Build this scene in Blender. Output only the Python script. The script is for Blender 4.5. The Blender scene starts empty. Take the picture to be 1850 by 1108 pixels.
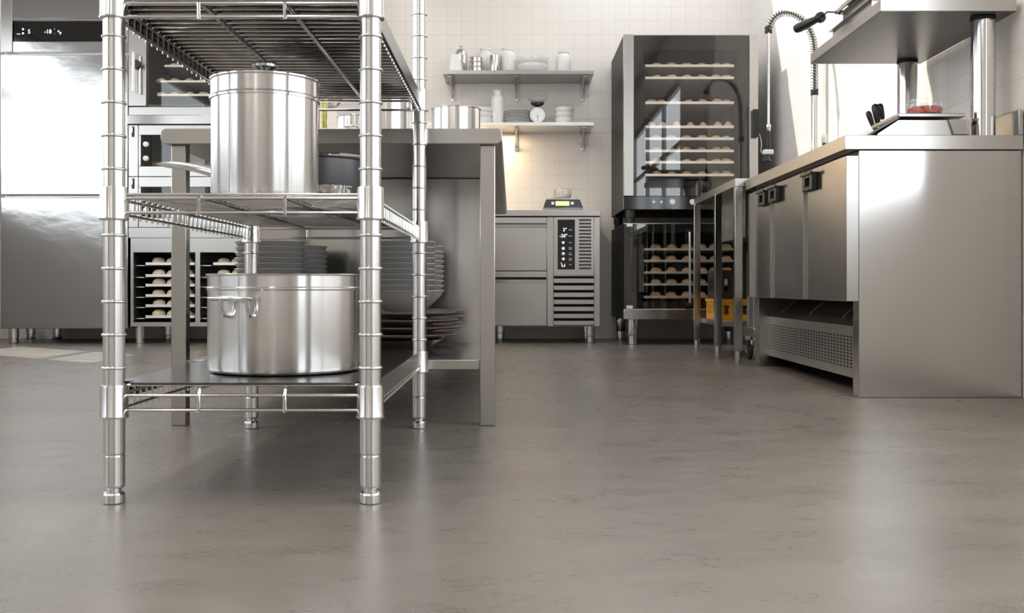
# light levels
LW, LR, LS, SUNE, EXPO = 1.5, 3.0, 1.0, 4.8, 0.3
import bpy, bmesh, math, random
from mathutils import Vector, Matrix
R = random.Random(7)
PI = math.pi
SC = bpy.context.scene
COL = SC.collection
EYE = 0.36
F = 1850.0
def PX(px, Y): return (px - 925.0) / F * Y
def PZ(py, Y): return EYE + (518.0 - py) / F * Y

# ------------------------------------------------------------------ mesh collector
class MB:
    def __init__(s): s.v = []; s.f = []
    def add(s, vs, fs):
        b = len(s.v); s.v.extend(Vector(p) for p in vs); s.f.extend(tuple(b + i for i in q) for q in fs); return s
    def box(s, x0, x1, y0, y1, z0, z1):
        return s.add([(x0,y0,z0),(x1,y0,z0),(x1,y1,z0),(x0,y1,z0),(x0,y0,z1),(x1,y0,z1),(x1,y1,z1),(x0,y1,z1)],
                     [(0,3,2,1),(4,5,6,7),(0,1,5,4),(1,2,6,5),(2,3,7,6),(3,0,4,7)])
    def tube(s, pts, r, n=10, caps=True, closed=False):
        pts = [Vector(p) for p in pts]; m = len(pts)
        rs = r if isinstance(r, (list, tuple)) else [r] * m
        vs, fs = [], []; up = None
        for i, p in enumerate(pts):
            if closed: d = pts[(i+1) % m] - pts[i-1]
            else: d = pts[min(i+1, m-1)] - pts[max(i-1, 0)]
            d.normalize()
            if up is None:
                up = Vector((0,0,1)) if abs(d.z) < .9 else Vector((1,0,0))
            a = d.cross(up)
            if a.length < 1e-5: a = d.cross(Vector((0,1,0)))
            a.normalize(); b = a.cross(d).normalized(); up = b
            for k in range(n):
                t = 2*PI*k/n
                vs.append(p + (a*math.cos(t) + b*math.sin(t))*rs[i])
        seg = m if closed else m-1
        for i in range(seg):
            j = (i+1) % m
            for k in range(n):
                l = (k+1) % n
                fs.append((i*n+k, i*n+l, j*n+l, j*n+k))
        if caps and not closed:
            fs.append(tuple(range(n-1, -1, -1))); fs.append(tuple((m-1)*n + k for k in range(n)))
        return s.add(vs, fs)
    def cyl(s, p0, p1, r0, r1=None, n=24):
        return s.tube([p0, p1], [r0, r0 if r1 is None else r1], n)
    def lathe(s, prof, c=(0,0,0), n=48, closed=False):
        vs, fs, rows = [], [], []
        for r, z in prof:
            if r <= 1e-6:
                rows.append([len(vs)]); vs.append((c[0], c[1], c[2]+z))
            else:
                rows.append([len(vs)+k for k in range(n)])
                vs.extend((c[0]+r*math.cos(2*PI*k/n), c[1]+r*math.sin(2*PI*k/n), c[2]+z) for k in range(n))
        m = len(rows)
        for i in range(m if closed else m-1):
            A, B = rows[i], rows[(i+1) % m]
            if len(A) == 1 and len(B) == 1: continue
            for k in range(n):
                l = (k+1) % n
                if len(A) == 1: fs.append((A[0], B[l], B[k]))
                elif len(B) == 1: fs.append((A[k], A[l], B[0]))
                else: fs.append((A[k], A[l], B[l], B[k]))
        return s.add(vs, fs)
    def prism(s, poly, axis, a0, a1):
        n = len(poly)
        def P(u, v, a): return {'x': (a,u,v), 'y': (u,a,v), 'z': (u,v,a)}[axis]
        vs = [P(u,v,a0) for u,v in poly] + [P(u,v,a1) for u,v in poly]
        fs = [tuple(range(n)), tuple(range(2*n-1, n-1, -1))] + [(i, (i+1)%n, n+(i+1)%n, n+i) for i in range(n)]
        return s.add(vs, fs)
    def torus(s, c, R_, r, n=48, m=8, sz=1.0):
        return s.lathe([(R_ + r*math.cos(2*PI*k/m), r*sz*math.sin(2*PI*k/m)) for k in range(m)], c, n, closed=True)
    def xf(s, M): s.v = [M @ p for p in s.v]; return s

ORG = {}
def bbox_base(vs):
    xs = [p.x for p in vs]; ys = [p.y for p in vs]; zs = [p.z for p in vs]
    return Vector(((min(xs)+max(xs))/2, (min(ys)+max(ys))/2, min(zs)))
def build(mb, name, mat, parent=None, bevel=0, smooth=35, seg=2, label=None):
    o = ORG[parent.name] if parent else bbox_base(mb.v)
    me = bpy.data.meshes.new(name)
    me.from_pydata([tuple(p - o) for p in mb.v], [], mb.f)
    bm = bmesh.new(); bm.from_mesh(me); bmesh.ops.recalc_face_normals(bm, faces=bm.faces); bm.to_mesh(me); bm.free()
    for p in me.polygons: p.use_smooth = True
    try: me.set_sharp_from_angle(angle=math.radians(smooth))
    except Exception: pass
    me.materials.append(M[mat]); me.update()
    ob = bpy.data.objects.new(name, me); COL.objects.link(ob)
    if parent: ob.parent = parent
    else: ob.location = o
    ORG[ob.name] = o
    if bevel:
        b = ob.modifiers.new('Bevel', 'BEVEL'); b.width = bevel; b.segments = seg; b.limit_method = 'ANGLE'; b.angle_limit = math.radians(40)
        b.harden_normals = False
    if label: ob['label'] = label
    return ob
def tag(o, label, cat, group=None, kind=None):
    o['label'] = label; o['category'] = cat
    if group: o['group'] = group
    if kind: o['kind'] = kind
    return o
def thing(name, label, cat, loc, group=None):
    o = bpy.data.objects.new(name, None); COL.objects.link(o); o.location = loc; o.empty_display_size = .05
    ORG[o.name] = Vector(loc)
    return tag(o, label, cat, group)
def struct(mb, name, mat, bevel=0):
    o = build(mb, name, mat, None, bevel); o['kind'] = 'structure'; return o
def dup(o, loc, label=None, group=None, rz=None):
    KIDS = {}
    def rec(src, par):
        c = src.copy(); COL.objects.link(c)
        if par is not None: c.parent = par
        for ch in list(src.children): rec(ch, c)
        return c
    c = rec(o, None); c.location = loc
    if rz is not None: c.rotation_euler.z = rz
    if label: c['label'] = label
    if group: c['group'] = group
    return c
def text(s, size, x, y, z, mat, parent, name='lettering', align='CENTER'):
    cu = bpy.data.curves.new('t', 'FONT'); cu.body = s; cu.size = size; cu.extrude = .0002; cu.align_x = align; cu.align_y = 'CENTER'; cu.resolution_u = 2
    to = bpy.data.objects.new('t', cu); COL.objects.link(to)
    dg = bpy.context.evaluated_depsgraph_get(); me = bpy.data.meshes.new_from_object(to.evaluated_get(dg))
    mb = MB(); mb.add([(x + v.co.x, y - v.co.z, z + v.co.y) for v in me.vertices], [tuple(p.vertices) for p in me.polygons])
    bpy.data.objects.remove(to); bpy.data.meshes.remove(me); bpy.data.curves.remove(cu)
    return build(mb, name, mat, parent)
ORD = ['first','second','third','fourth','fifth','sixth','seventh','eighth','ninth','tenth','eleventh','twelfth','thirteenth']

# ------------------------------------------------------------------ materials
M = {}
def newmat(name):
    m = bpy.data.materials.new(name); m.use_nodes = True; nt = m.node_tree
    M[name] = m
    return m, nt, nt.nodes['Principled BSDF']
def pbr(name, col, rough, metal=0.0, var=0.0, scale=(6,6,6), bump=0.0, coat=0.0, rvar=0.0, spec=.5, bdist=.002, aniso=0.0):
    m, nt, b = newmat(name)
    b.inputs['Base Color'].default_value = (*col, 1); b.inputs['Roughness'].default_value = rough; b.inputs['Metallic'].default_value = metal
    b.inputs['Specular IOR Level'].default_value = spec
    if aniso:                                      # vertically brushed grain
        g_ = nt.nodes.new('ShaderNodeNewGeometry'); vm = nt.nodes.new('ShaderNodeVectorMath'); vm.operation = 'CROSS_PRODUCT'; vm.inputs[1].default_value = (.013,.021,1)
        vn = nt.nodes.new('ShaderNodeVectorMath'); vn.operation = 'NORMALIZE'
        nt.links.new(g_.outputs['Normal'], vm.inputs[0]); nt.links.new(vm.outputs[0], vn.inputs[0]); nt.links.new(vn.outputs[0], b.inputs['Tangent'])
        b.inputs['Anisotropic'].default_value = aniso; b.inputs['Anisotropic Rotation'].default_value = .25
    if coat: b.inputs['Coat Weight'].default_value = coat; b.inputs['Coat Roughness'].default_value = .05
    if var or bump or rvar:
        tc = nt.nodes.new('ShaderNodeTexCoord'); mp = nt.nodes.new('ShaderNodeMapping'); mp.inputs['Scale'].default_value = scale
        nz = nt.nodes.new('ShaderNodeTexNoise'); nz.inputs['Scale'].default_value = 1.0; nz.inputs['Detail'].default_value = 4
        nt.links.new(tc.outputs['Object'], mp.inputs['Vector']); nt.links.new(mp.outputs['Vector'], nz.inputs['Vector'])
        if var:
            rp = nt.nodes.new('ShaderNodeValToRGB')
            rp.color_ramp.elements[0].color = (*[c*(1-var) for c in col], 1); rp.color_ramp.elements[1].color = (*[min(1, c*(1+var)) for c in col], 1)
            rp.color_ramp.elements[0].position = .3; rp.color_ramp.elements[1].position = .7
            nt.links.new(nz.outputs['Fac'], rp.inputs['Fac']); nt.links.new(rp.outputs['Color'], b.inputs['Base Color'])
        if rvar:
            mr = nt.nodes.new('ShaderNodeMapRange'); mr.inputs['To Min'].default_value = rough*(1-rvar); mr.inputs['To Max'].default_value = rough*(1+rvar)
            nt.links.new(nz.outputs['Fac'], mr.inputs['Value']); nt.links.new(mr.outputs['Result'], b.inputs['Roughness'])
        if bump:
            bp = nt.nodes.new('ShaderNodeBump'); bp.inputs['Strength'].default_value = bump; bp.inputs['Distance'].default_value = bdist
            nt.links.new(nz.outputs['Fac'], bp.inputs['Height']); nt.links.new(bp.outputs['Normal'], b.inputs['Normal'])
    return m
pbr('chrome', (.70,.69,.68), .13, 1)
pbr('post_chrome', (.72,.715,.705), .20, 1, aniso=.95)
pbr('pot_steel', (.74,.73,.72), .21, 1, aniso=.96)
pbr('brushed_steel', (.48,.465,.445), .27, 1)
pbr('door_steel', (.48,.468,.452), .21, 1, aniso=.95)
pbr('fridge_steel', (.47,.463,.455), .17, 1, bump=1.0, bdist=.0045, scale=(2.0,2.0,3.4))
pbr('panel_steel', (.48,.465,.45), .15, 1, aniso=.8)
pbr('counter_door_steel', (.36,.348,.335), .20, 1, aniso=.9)
pbr('underside_shade_steel', (.085,.083,.08), .30, 1)  # steel darkened to carry the shade below the overhead shelf
pbr('shelf_steel', (.40,.395,.385), .30, 1)
pbr('tray_steel', (.22,.215,.21), .17, 1)
pbr('pan_steel', (.86,.85,.83), .30, .7)
pbr('dark_steel', (.10,.10,.10), .35, 1)
pbr('black_paint', (.010,.010,.010), .45, spec=.2)
pbr('black_gloss', (.008,.008,.008), .06)
pbr('black_plastic', (.012,.012,.012), .38)
pbr('nonstick', (.03,.03,.03), .30)
pbr('rubber', (.03,.03,.03), .6)
pbr('white_ceramic', (.80,.785,.76), .12, coat=.3)
pbr('white_plastic', (.82,.80,.78), .35)
pbr('white_paper', (.90,.89,.88), .7)
pbr('grey_ceramic', (.30,.29,.28), .10, coat=.6)
pbr('plate_grey', (.64,.63,.61), .2, coat=.3)
pbr('stoneware', (.20,.155,.135), .28, var=.25, scale=(20,20,20))
pbr('dark_glaze', (.04,.035,.03), .12, coat=.5)
pbr('orange_plastic', (.78,.36,.02), .38)
pbr('meat', (.60,.13,.095), .4, var=.5, scale=(75,75,75), bump=1.0, bdist=.004)
pbr('flour', (.85,.80,.70), .9)
pbr('pickle', (.46,.44,.01), .25, var=.6, scale=(70,70,70), bump=.5)
pbr('spice', (.42,.24,.17), .4, var=.6, scale=(120,120,120), bump=.5)
pbr('cream_paint', (.74,.68,.60), .35)
pbr('ceiling_paint', (.82,.80,.77), .8)
pbr('plain_wall', (.72,.685,.645), .8)
pbr('grey_wall', (.34,.335,.33), .8)
pbr('window_frame_paint', (.35,.35,.36), .4)
pbr('rack_black', (.02,.02,.02), .5)

def emit(name, col, s):
    m, nt, b = newmat(name)
    b.inputs['Base Color'].default_value = (*col,1); b.inputs['Emission Color'].default_value = (*col,1); b.inputs['Emission Strength'].default_value = s
emit('lamp_glow', (1,.925,.84), 12.0)
emit('warm_glow', (1,.78,.48), 2.0)
emit('oven_fill_glow', (1,.86,.70), 2.2)  # for the fill strips added inside the black ovens
emit('screen_white', (.9,.95,1), 1.1)
emit('screen_dim', (.75,.78,.8), .35)
emit('lcd', (.80,.95,.25), .75)

def glass(name, tint, ior=1.45, rough=0.0, refl=1.0):
    m, nt, b = newmat(name); nt.nodes.remove(b)
    out = nt.nodes['Material Output']
    tr = nt.nodes.new('ShaderNodeBsdfTransparent'); tr.inputs['Color'].default_value = (*tint,1)
    gl = nt.nodes.new('ShaderNodeBsdfGlossy'); gl.inputs['Roughness'].default_value = rough; gl.inputs['Color'].default_value = (refl,refl,refl,1)
    lw = nt.nodes.new('ShaderNodeLayerWeight'); lw.inputs['Blend'].default_value = .5
    pw = nt.nodes.new('ShaderNodeMath'); pw.operation = 'POWER'; pw.inputs[1].default_value = 4; nt.links.new(lw.outputs['Facing'], pw.inputs[0])
    fr = nt.nodes.new('ShaderNodeMapRange'); fr.inputs['To Min'].default_value = ior; fr.inputs['To Max'].default_value = .9; nt.links.new(pw.outputs[0], fr.inputs['Value'])
    mx = nt.nodes.new('ShaderNodeMixShader')
    nt.links.new(fr.outputs['Result'], mx.inputs['Fac']); nt.links.new(tr.outputs[0], mx.inputs[1]); nt.links.new(gl.outputs[0], mx.inputs[2]); nt.links.new(mx.outputs[0], out.inputs['Surface'])
glass('oven_glass', (.92,.91,.89), .04)
glass('jar_glass', (.98,.98,.98), .02)
glass('clear_glass', (.95,.96,.96), .055)

# bread: pale flank, browned crown, varied from loaf to loaf
def bread(name, lo, hi, h):
    m, nt, b = newmat(name); b.inputs['Roughness'].default_value = .6
    tc = nt.nodes.new('ShaderNodeTexCoord'); sx = nt.nodes.new('ShaderNodeSeparateXYZ'); nt.links.new(tc.outputs['Object'], sx.inputs[0])
    mr = nt.nodes.new('ShaderNodeMapRange'); mr.inputs['From Min'].default_value = 0; mr.inputs['From Max'].default_value = h
    nt.links.new(sx.outputs['Z'], mr.inputs['Value'])
    nz = nt.nodes.new('ShaderNodeTexNoise'); nz.inputs['Scale'].default_value = 40; nt.links.new(tc.outputs['Object'], nz.inputs['Vector'])
    oi = nt.nodes.new('ShaderNodeObjectInfo')
    a1 = nt.nodes.new('ShaderNodeMath'); a1.operation = 'MULTIPLY_ADD'; a1.inputs[1].default_value = .5; nt.links.new(nz.outputs['Fac'], a1.inputs[0]); nt.links.new(mr.outputs['Result'], a1.inputs[2])
    a2 = nt.nodes.new('ShaderNodeMath'); a2.operation = 'MULTIPLY_ADD'; a2.inputs[1].default_value = .45; nt.links.new(oi.outputs['Random'], a2.inputs[0]); nt.links.new(a1.outputs[0], a2.inputs[2])
    a3 = nt.nodes.new('ShaderNodeMath'); a3.operation = 'SUBTRACT'; a3.inputs[1].default_value = .42; nt.links.new(a2.outputs[0], a3.inputs[0])
    rp = nt.nodes.new('ShaderNodeValToRGB'); rp.color_ramp.elements[0].color = (*lo,1); rp.color_ramp.elements[1].color = (*hi,1)
    nt.links.new(a3.outputs[0], rp.inputs['Fac']); nt.links.new(rp.outputs['Color'], b.inputs['Base Color'])
bread('crust', (.68,.50,.34), (.48,.27,.14), .034)
bread('pale_crust', (.76,.63,.48), (.64,.46,.31), .034)
bread('loaf_crust', (.45,.22,.08), (.25,.10,.035), .03)
bread('dough', (.80,.70,.52), (.74,.62,.44), .05)

# floor: polished concrete
m, nt, b = newmat('concrete')
tc = nt.nodes.new('ShaderNodeTexCoord')
def noise(scale, sv, detail=6, rough=.6):
    mp = nt.nodes.new('ShaderNodeMapping'); mp.inputs['Scale'].default_value = sv; nt.links.new(tc.outputs['Object'], mp.inputs['Vector'])
    nz = nt.nodes.new('ShaderNodeTexNoise'); nz.inputs['Scale'].default_value = scale; nz.inputs['Detail'].default_value = detail; nz.inputs['Roughness'].default_value = rough
    nt.links.new(mp.outputs['Vector'], nz.inputs['Vector']); return nz
n1 = noise(2.2, (1,1.6,1)); n2 = noise(7, (1,2.2,1), 9, .78); n3 = noise(95, (1,2.2,1), 8, .85)
rp = nt.nodes.new('ShaderNodeValToRGB'); e = rp.color_ramp.elements
e[0].position = .30; e[0].color = (.128,.111,.094,1); e[1].position = .70; e[1].color = (.222,.194,.166,1)
mxa = nt.nodes.new('ShaderNodeMath'); mxa.operation = 'MULTIPLY_ADD'; mxa.inputs[1].default_value = .55
mxb = nt.nodes.new('ShaderNodeMath'); mxb.operation = 'MULTIPLY'; mxb.inputs[1].default_value = .45
nt.links.new(n2.outputs['Fac'], mxb.inputs[0]); nt.links.new(n1.outputs['Fac'], mxa.inputs[0]); nt.links.new(mxb.outputs[0], mxa.inputs[2]); nt.links.new(mxa.outputs[0], rp.inputs['Fac'])
# dark worn scuffs
rs = nt.nodes.new('ShaderNodeValToRGB'); rs.color_ramp.elements[0].position = .64; rs.color_ramp.elements[0].color = (1,1,1,1); rs.color_ramp.elements[1].position = .80; rs.color_ramp.elements[1].color = (.86,.86,.86,1)
ms = nt.nodes.new('ShaderNodeMath'); ms.operation = 'MULTIPLY_ADD'; ms.inputs[1].default_value = .5
mt = nt.nodes.new('ShaderNodeMath'); mt.operation = 'MULTIPLY'; mt.inputs[1].default_value = .58
nt.links.new(n1.outputs['Fac'], mt.inputs[0]); nt.links.new(n3.outputs['Fac'], ms.inputs[0]); nt.links.new(mt.outputs[0], ms.inputs[2]); nt.links.new(ms.outputs[0], rs.inputs['Fac'])
mm = nt.nodes.new('ShaderNodeMixRGB'); mm.blend_type = 'MULTIPLY'; mm.inputs['Fac'].default_value = 1
nt.links.new(rp.outputs['Color'], mm.inputs[1]); nt.links.new(rs.outputs['Color'], mm.inputs[2]); nt.links.new(mm.outputs[0], b.inputs['Base Color'])
mr = nt.nodes.new('ShaderNodeMapRange'); mr.inputs['From Min'].default_value = .3; mr.inputs['From Max'].default_value = .7; mr.inputs['To Min'].default_value = .24; mr.inputs['To Max'].default_value = .36
nt.links.new(n2.outputs['Fac'], mr.inputs['Value']); nt.links.new(mr.outputs['Result'], b.inputs['Roughness'])
bp = nt.nodes.new('ShaderNodeBump'); bp.inputs['Strength'].default_value = .05; bp.inputs['Distance'].default_value = .001
nt.links.new(n3.outputs['Fac'], bp.inputs['Height']); nt.links.new(bp.outputs['Normal'], b.inputs['Normal'])
b.inputs['Specular IOR Level'].default_value = .5

# glazed square wall tiles (world-placed, 97 mm)
TILE = .0969
def tiles(name, axis, u0, w0):
    m, nt, b = newmat(name)
    ge = nt.nodes.new('ShaderNodeNewGeometry'); sx = nt.nodes.new('ShaderNodeSeparateXYZ'); cx = nt.nodes.new('ShaderNodeCombineXYZ')
    nt.links.new(ge.outputs['Position'], sx.inputs[0])
    def sub(o, v):
        a = nt.nodes.new('ShaderNodeMath'); a.operation = 'SUBTRACT'; a.inputs[1].default_value = v; nt.links.new(o, a.inputs[0]); return a.outputs[0]
    nt.links.new(sub(sx.outputs[axis], u0 - 100*TILE), cx.inputs[0]); nt.links.new(sub(sx.outputs['Z'], w0 - 100*TILE), cx.inputs[1])
    br = nt.nodes.new('ShaderNodeTexBrick'); br.offset = 0; br.squash = 1
    br.inputs['Scale'].default_value = 1; br.inputs['Brick Width'].default_value = TILE; br.inputs['Row Height'].default_value = TILE
    br.inputs['Mortar Size'].default_value = .0016; br.inputs['Mortar Smooth'].default_value = .3; br.inputs['Bias'].default_value = 0
    br.inputs['Color1'].default_value = (.85,.80,.745,1); br.inputs['Color2'].default_value = (.86,.805,.75,1); br.inputs['Mortar'].default_value = (.75,.695,.635,1)
    nt.links.new(cx.outputs[0], br.inputs['Vector']); nt.links.new(br.outputs['Color'], b.inputs['Base Color'])
    b.inputs['Roughness'].default_value = .22
    iv = nt.nodes.new('ShaderNodeMath'); iv.operation = 'SUBTRACT'; iv.inputs[0].default_value = 1; nt.links.new(br.outputs['Fac'], iv.inputs[1])
    bp = nt.nodes.new('ShaderNodeBump'); bp.inputs['Strength'].default_value = .5; bp.inputs['Distance'].default_value = .002
    nt.links.new(iv.outputs[0], bp.inputs['Height']); nt.links.new(bp.outputs['Normal'], b.inputs['Normal'])
YB = 7.09; XR = 1.655; XL = -3.6; YF = -3.6; CEIL = 3.0
tiles('tile_back', 'X', PX(935.4, YB), PZ(63.2, YB)); tiles('tile_side', 'Y', YB, PZ(63.2, YB))

# perforated steel: rows of small dark holes
m, nt, b = newmat('perforated_steel')
b.inputs['Metallic'].default_value = 1; b.inputs['Roughness'].default_value = .28
ge = nt.nodes.new('ShaderNodeNewGeometry'); sx = nt.nodes.new('ShaderNodeSeparateXYZ'); nt.links.new(ge.outputs['Position'], sx.inputs[0])
def mth(op, a, c=None, clampv=False):
    n = nt.nodes.new('ShaderNodeMath'); n.operation = op
    for i, q in enumerate((a, c)):
        if q is None: continue
        if isinstance(q, (int, float)): n.inputs[i].default_value = q
        else: nt.links.new(q, n.inputs[i])
    return n.outputs[0]
fy = mth('FRACT', mth('DIVIDE', sx.outputs['Y'], .036)); fz = mth('FRACT', mth('DIVIDE', sx.outputs['Z'], .0115))
hy = mth('LESS_THAN', fy, .62); hz = mth('LESS_THAN', fz, .55)
inz = mth('MULTIPLY', mth('GREATER_THAN', sx.outputs['Z'], .076), mth('LESS_THAN', sx.outputs['Z'], .190))
iny = mth('MULTIPLY', mth('GREATER_THAN', sx.outputs['Y'], 3.45), mth('LESS_THAN', sx.outputs['Y'], 4.62))
hole = mth('MULTIPLY', mth('MULTIPLY', hy, hz), mth('MULTIPLY', inz, iny))
mx = nt.nodes.new('ShaderNodeMixRGB'); mx.inputs[1].default_value = (.52,.51,.49,1); mx.inputs[2].default_value = (.012,.012,.012,1)
nt.links.new(hole, mx.inputs['Fac']); nt.links.new(mx.outputs[0], b.inputs['Base Color'])
# ================================================================== THE ROOM
struct(MB().box(XL-.1, XR+.1, YF-.1, YB+.1, -.1, 0), 'floor', 'concrete')
struct(MB().box(XL-.1, XR+.1, YB, YB+.1, 0, CEIL), 'wall_back', 'tile_back')
def holed_wall(fixed0, fixed1, u0, u1, holes):       # wall in a constant-X plane, openings (y0,y1,z0,z1) sorted by y
    mb = MB(); y = u0
    for (a, b_, c, d) in holes:
        mb.box(fixed0, fixed1, y, a, 0, CEIL); mb.box(fixed0, fixed1, a, b_, 0, c); mb.box(fixed0, fixed1, a, b_, d, CEIL); y = b_
    mb.box(fixed0, fixed1, y, u1, 0, CEIL); return mb
WL = [(-1.2, 2.3, .85, 2.6), (2.7, 5.7, .85, 2.25), (6.0, 6.75, 1.0, 2.75)]
WR = [(-1.7, 2.50, .70, 2.45)]
SKY = (.32, 1.45, 4.55, 6.95)
struct(holed_wall(XL-.1, XL, YF, YB, WL), 'wall_left', 'grey_wall')
struct(holed_wall(XR, XR+.1, YF, YB, WR), 'wall_right', 'tile_side')
struct(MB().box(XL-.1, XR+.1, YF-.1, YF, 0, CEIL), 'wall_front', 'plain_wall')
c_ = MB(); a0, a1, b0, b1 = SKY
c_.box(XL-.1, a0, YF-.1, YB+.1, CEIL, CEIL+.1); c_.box(a1, XR+.1, YF-.1, YB+.1, CEIL, CEIL+.1)
c_.box(a0, a1, YF-.1, b0, CEIL, CEIL+.1); c_.box(a0, a1, b1, YB+.1, CEIL, CEIL+.1)
struct(c_, 'ceiling', 'ceiling_paint')
nwin = 0
for X_, lst in ((XL-.07, WL), (XR+.03, WR)):
    for (ya, yb, za, zb) in lst:
        nwin += 1; w = MB(); t = .07
        w.box(X_, X_+.04, ya, yb, za, za+t); w.box(X_, X_+.04, ya, yb, zb-t, zb)
        nm = (3 if X_ > 0 else 2) if yb-ya > 1 else 1
        for k in range(nm+1):
            yy = ya + (yb-ya-t)*k/nm
            w.box(X_, X_+.04, yy, yy+t, za+t, zb-t)
        w.box(X_+.005, X_+.035, ya+t, yb-t, za+(zb-za)*.62, za+(zb-za)*.62+.05)
        struct(w, 'window_%d' % nwin, 'window_frame_paint')

# ================================================================== WIRE SHELVING UNIT (foreground)
SY0, SY1 = 1.704, 2.602
SX0, SX1 = PX(206, 1.704), PX(669.5, 1.704)
unit = thing('wire_shelving_unit', 'chrome wire shelving unit on four ringed posts, standing nearest on the concrete floor', 'shelving unit', ((SX0+SX1)/2, (SY0+SY1)/2, 0))
COLLARS = [(.1417,.196), (.4705,.5253), (.805,.860), (1.30,1.355)]
for cx, cy in ((SX0,SY0),(SX1,SY0),(SX0,SY1),(SX1,SY1)):
    prof = [(0,.030),(.0174,.030)]
    z = .081
    prof += [(.0174,.032),(.0174,.0775),(.0174,.0785),(.0166,.0800),(.0166,.0815),(.0176,.0830),(.0176,.0840),(.0176,.1400)]
    rings = [.445 + .055*k for k in range(-4, 17)]
    for rz in rings:
        if any(a-.004 < rz < b_+.004 for a, b_ in COLLARS): continue
        prof += [(.0176,rz-.0026),(.0196,rz-.0018),(.0203,rz),(.0196,rz+.0018),(.0176,rz+.0026)]
    prof += [(.0176,1.43),(0,1.435)]
    post = build(MB().lathe(prof,(cx,cy,0),40), 'post', 'post_chrome', unit, smooth=50)
    for a, b_ in COLLARS:
        build(MB().lathe([(.0178,a),(.0228,a),(.0236,a+.0015),(.0234,a+.004),(.0226,a+.006),(.0222,b_-.004),(.0214,b_),(.0178,b_)],(cx,cy,0),40), 'collar', 'post_chrome', post, smooth=40)
    build(MB().lathe([(0,.0005),(.0168,.0005),(.0178,.002),(.0178,.015),(.0160,.018),(.0120,.020),(.0120,.0235),(.0165,.0265),(.0174,.030),(0,.031)],(cx,cy,0),40), 'foot', 'post_chrome', post, smooth=22)
def wire_shelf(zt, zu, zl, plate, name_='wire_shelf'):
    f = MB(); r = .0030
    for y in (SY0, SY1):
        for z in (zu, zl): f.tube([(SX0+.02,y,z),(SX1-.02,y,z)], r, 10)
    for x in (SX0, SX1):
        for z in (zu, zl): f.tube([(x,SY0+.02,z),(x,SY1-.02,z)], r, 10)
    for x in (PX(360,1.704), PX(515,1.704)):
        f.tube([(x,SY0-.002,zl-.004),(x,SY0-.004,zu),(x,SY0+.004,zt-.007),(x,SY0+.03,zt-.0075),(x,SY1-.03,zt-.0075),(x,SY1-.004,zt-.007),(x,SY1+.004,zu),(x,SY1+.002,zl-.004)], .0034, 10)
    sh = build(f, name_, 'chrome', unit)
    d = MB(); n = 31
    for k in range(n):
        y = SY0 + .002 + (SY1-SY0-.004)*k/(n-1)
        if k < 1 or k > n-2: d.tube([(SX0+.022,y,zt-.0024),(SX1-.022,y,zt-.0024)], .0023, 8)
        else: d.tube([(SX0,y,zl-.007),(SX0,y,zl),(SX0,y,zt-.007),(SX0+.0015,y,zt-.0036),(SX0+.006,y,zt-.0024),(SX1-.006,y,zt-.0024),(SX1-.0015,y,zt-.0036),(SX1,y,zt-.007),(SX1,y,zl),(SX1,y,zl-.007)], .0023, 8)
    build(d, 'wire_deck', 'chrome', sh)
    if plate:
        p = MB(); zz = zt+.0006
        p.prism([(SX0-.004,zz),(SX1+.006,zz),(SX1+.006,zz-.034),(SX1+.0075,zz-.034),(SX1+.0075,zz+.0014),(SX0-.004,zz+.0014)], 'y', SY0+.026, SY1-.026)
        p.box(SX0-.0055, SX0-.004, SY0+.026, SY1-.026, zz-.030, zz+.0014)
        p.box(SX0+.026, SX1-.026, SY0-.004, SY0+.026, zz, zz+.0014)
        p.box(SX0+.026, SX1-.026, SY1-.026, SY1+.004, zz, zz+.0014)
        build(p, 'tray', 'tray_steel', sh)
wire_shelf(.1985, .179, .1545, True); wire_shelf(.516, .507, .483, False); wire_shelf(.8405, .8314, .809, True)

# ---- pots on the shelving unit
def stock_pot(name, label, c, r, h, band, parts, mat='pot_steel', lid=False, rim=True, bottom=.012):
    o = thing(name, label, 'pot', c)
    t = .003
    prof = [(0,0),(r-bottom,0),(r-bottom*.45,bottom*.13),(r-bottom*.13,bottom*.45),(r,bottom)]
    for b_ in band: prof += [(r,b_-.0035),(r+.0022,b_-.0015),(r+.0022,b_+.0015),(r,b_+.0035)]
    prof += [(r,h-.004),(r+.003,h-.003),(r+.0035,h-.001),(r+.002,h),(r-t,h),(r-t,bottom),(r-bottom,t),(0,t)]
    build(MB().lathe(prof, c, 72), 'body', mat, o, smooth=30)
    return o
zt0 = .2006
bp_ = (PX(516,1.95), 1.95, zt0+.0008)
big = stock_pot('stockpot', 'large open steel stockpot with loop handles, on the lowest shelf of the wire unit', bp_, .1434, .182, [.155], None)
for ang in (-113, 67):
    a = math.radians(ang); n_ = Vector((math.cos(a), math.sin(a), 0)); tdir = Vector((-n_.y, n_.x, 0)); cc = Vector(bp_)
    h = MB(); zb = .1375
    P = lambda u, out, z: cc + n_*(.1434+out) + tdir*u + Vector((0,0,z))
    h.tube([P(-.050,.016,zb),P(-.046,.017,zb),P(.040,.017,zb),P(.044,.016,zb)], [.0035,.0045,.0045,.0035], 12)
    for u in (-.022,.034):
        h.tube([P(u,.017,zb),P(u,.0165,zb-.014),P(u,.014,zb-.024),P(u,.008,zb-.030),P(u,-.003,zb-.031)], .0044, 10)
    build(h, 'handle', 'chrome', big)
sp = (PX(479,1.87), 1.87, .5170)
pot = stock_pot('lidded_pot', 'tall shiny steel pot with knobbed lid and long handle on the middle wire shelf', sp, .0955, .186, [], None)
lid = build(MB().lathe([(.0925,.180),(.0985,.180),(.0985,.184),(.0962,.187),(.0962,.213),(.0985,.2155),(.0985,.2178),(.096,.219),(.06,.226),(.02,.229),(0,.229)], sp, 72), 'lid', 'pot_steel', pot, smooth=30)
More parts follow.
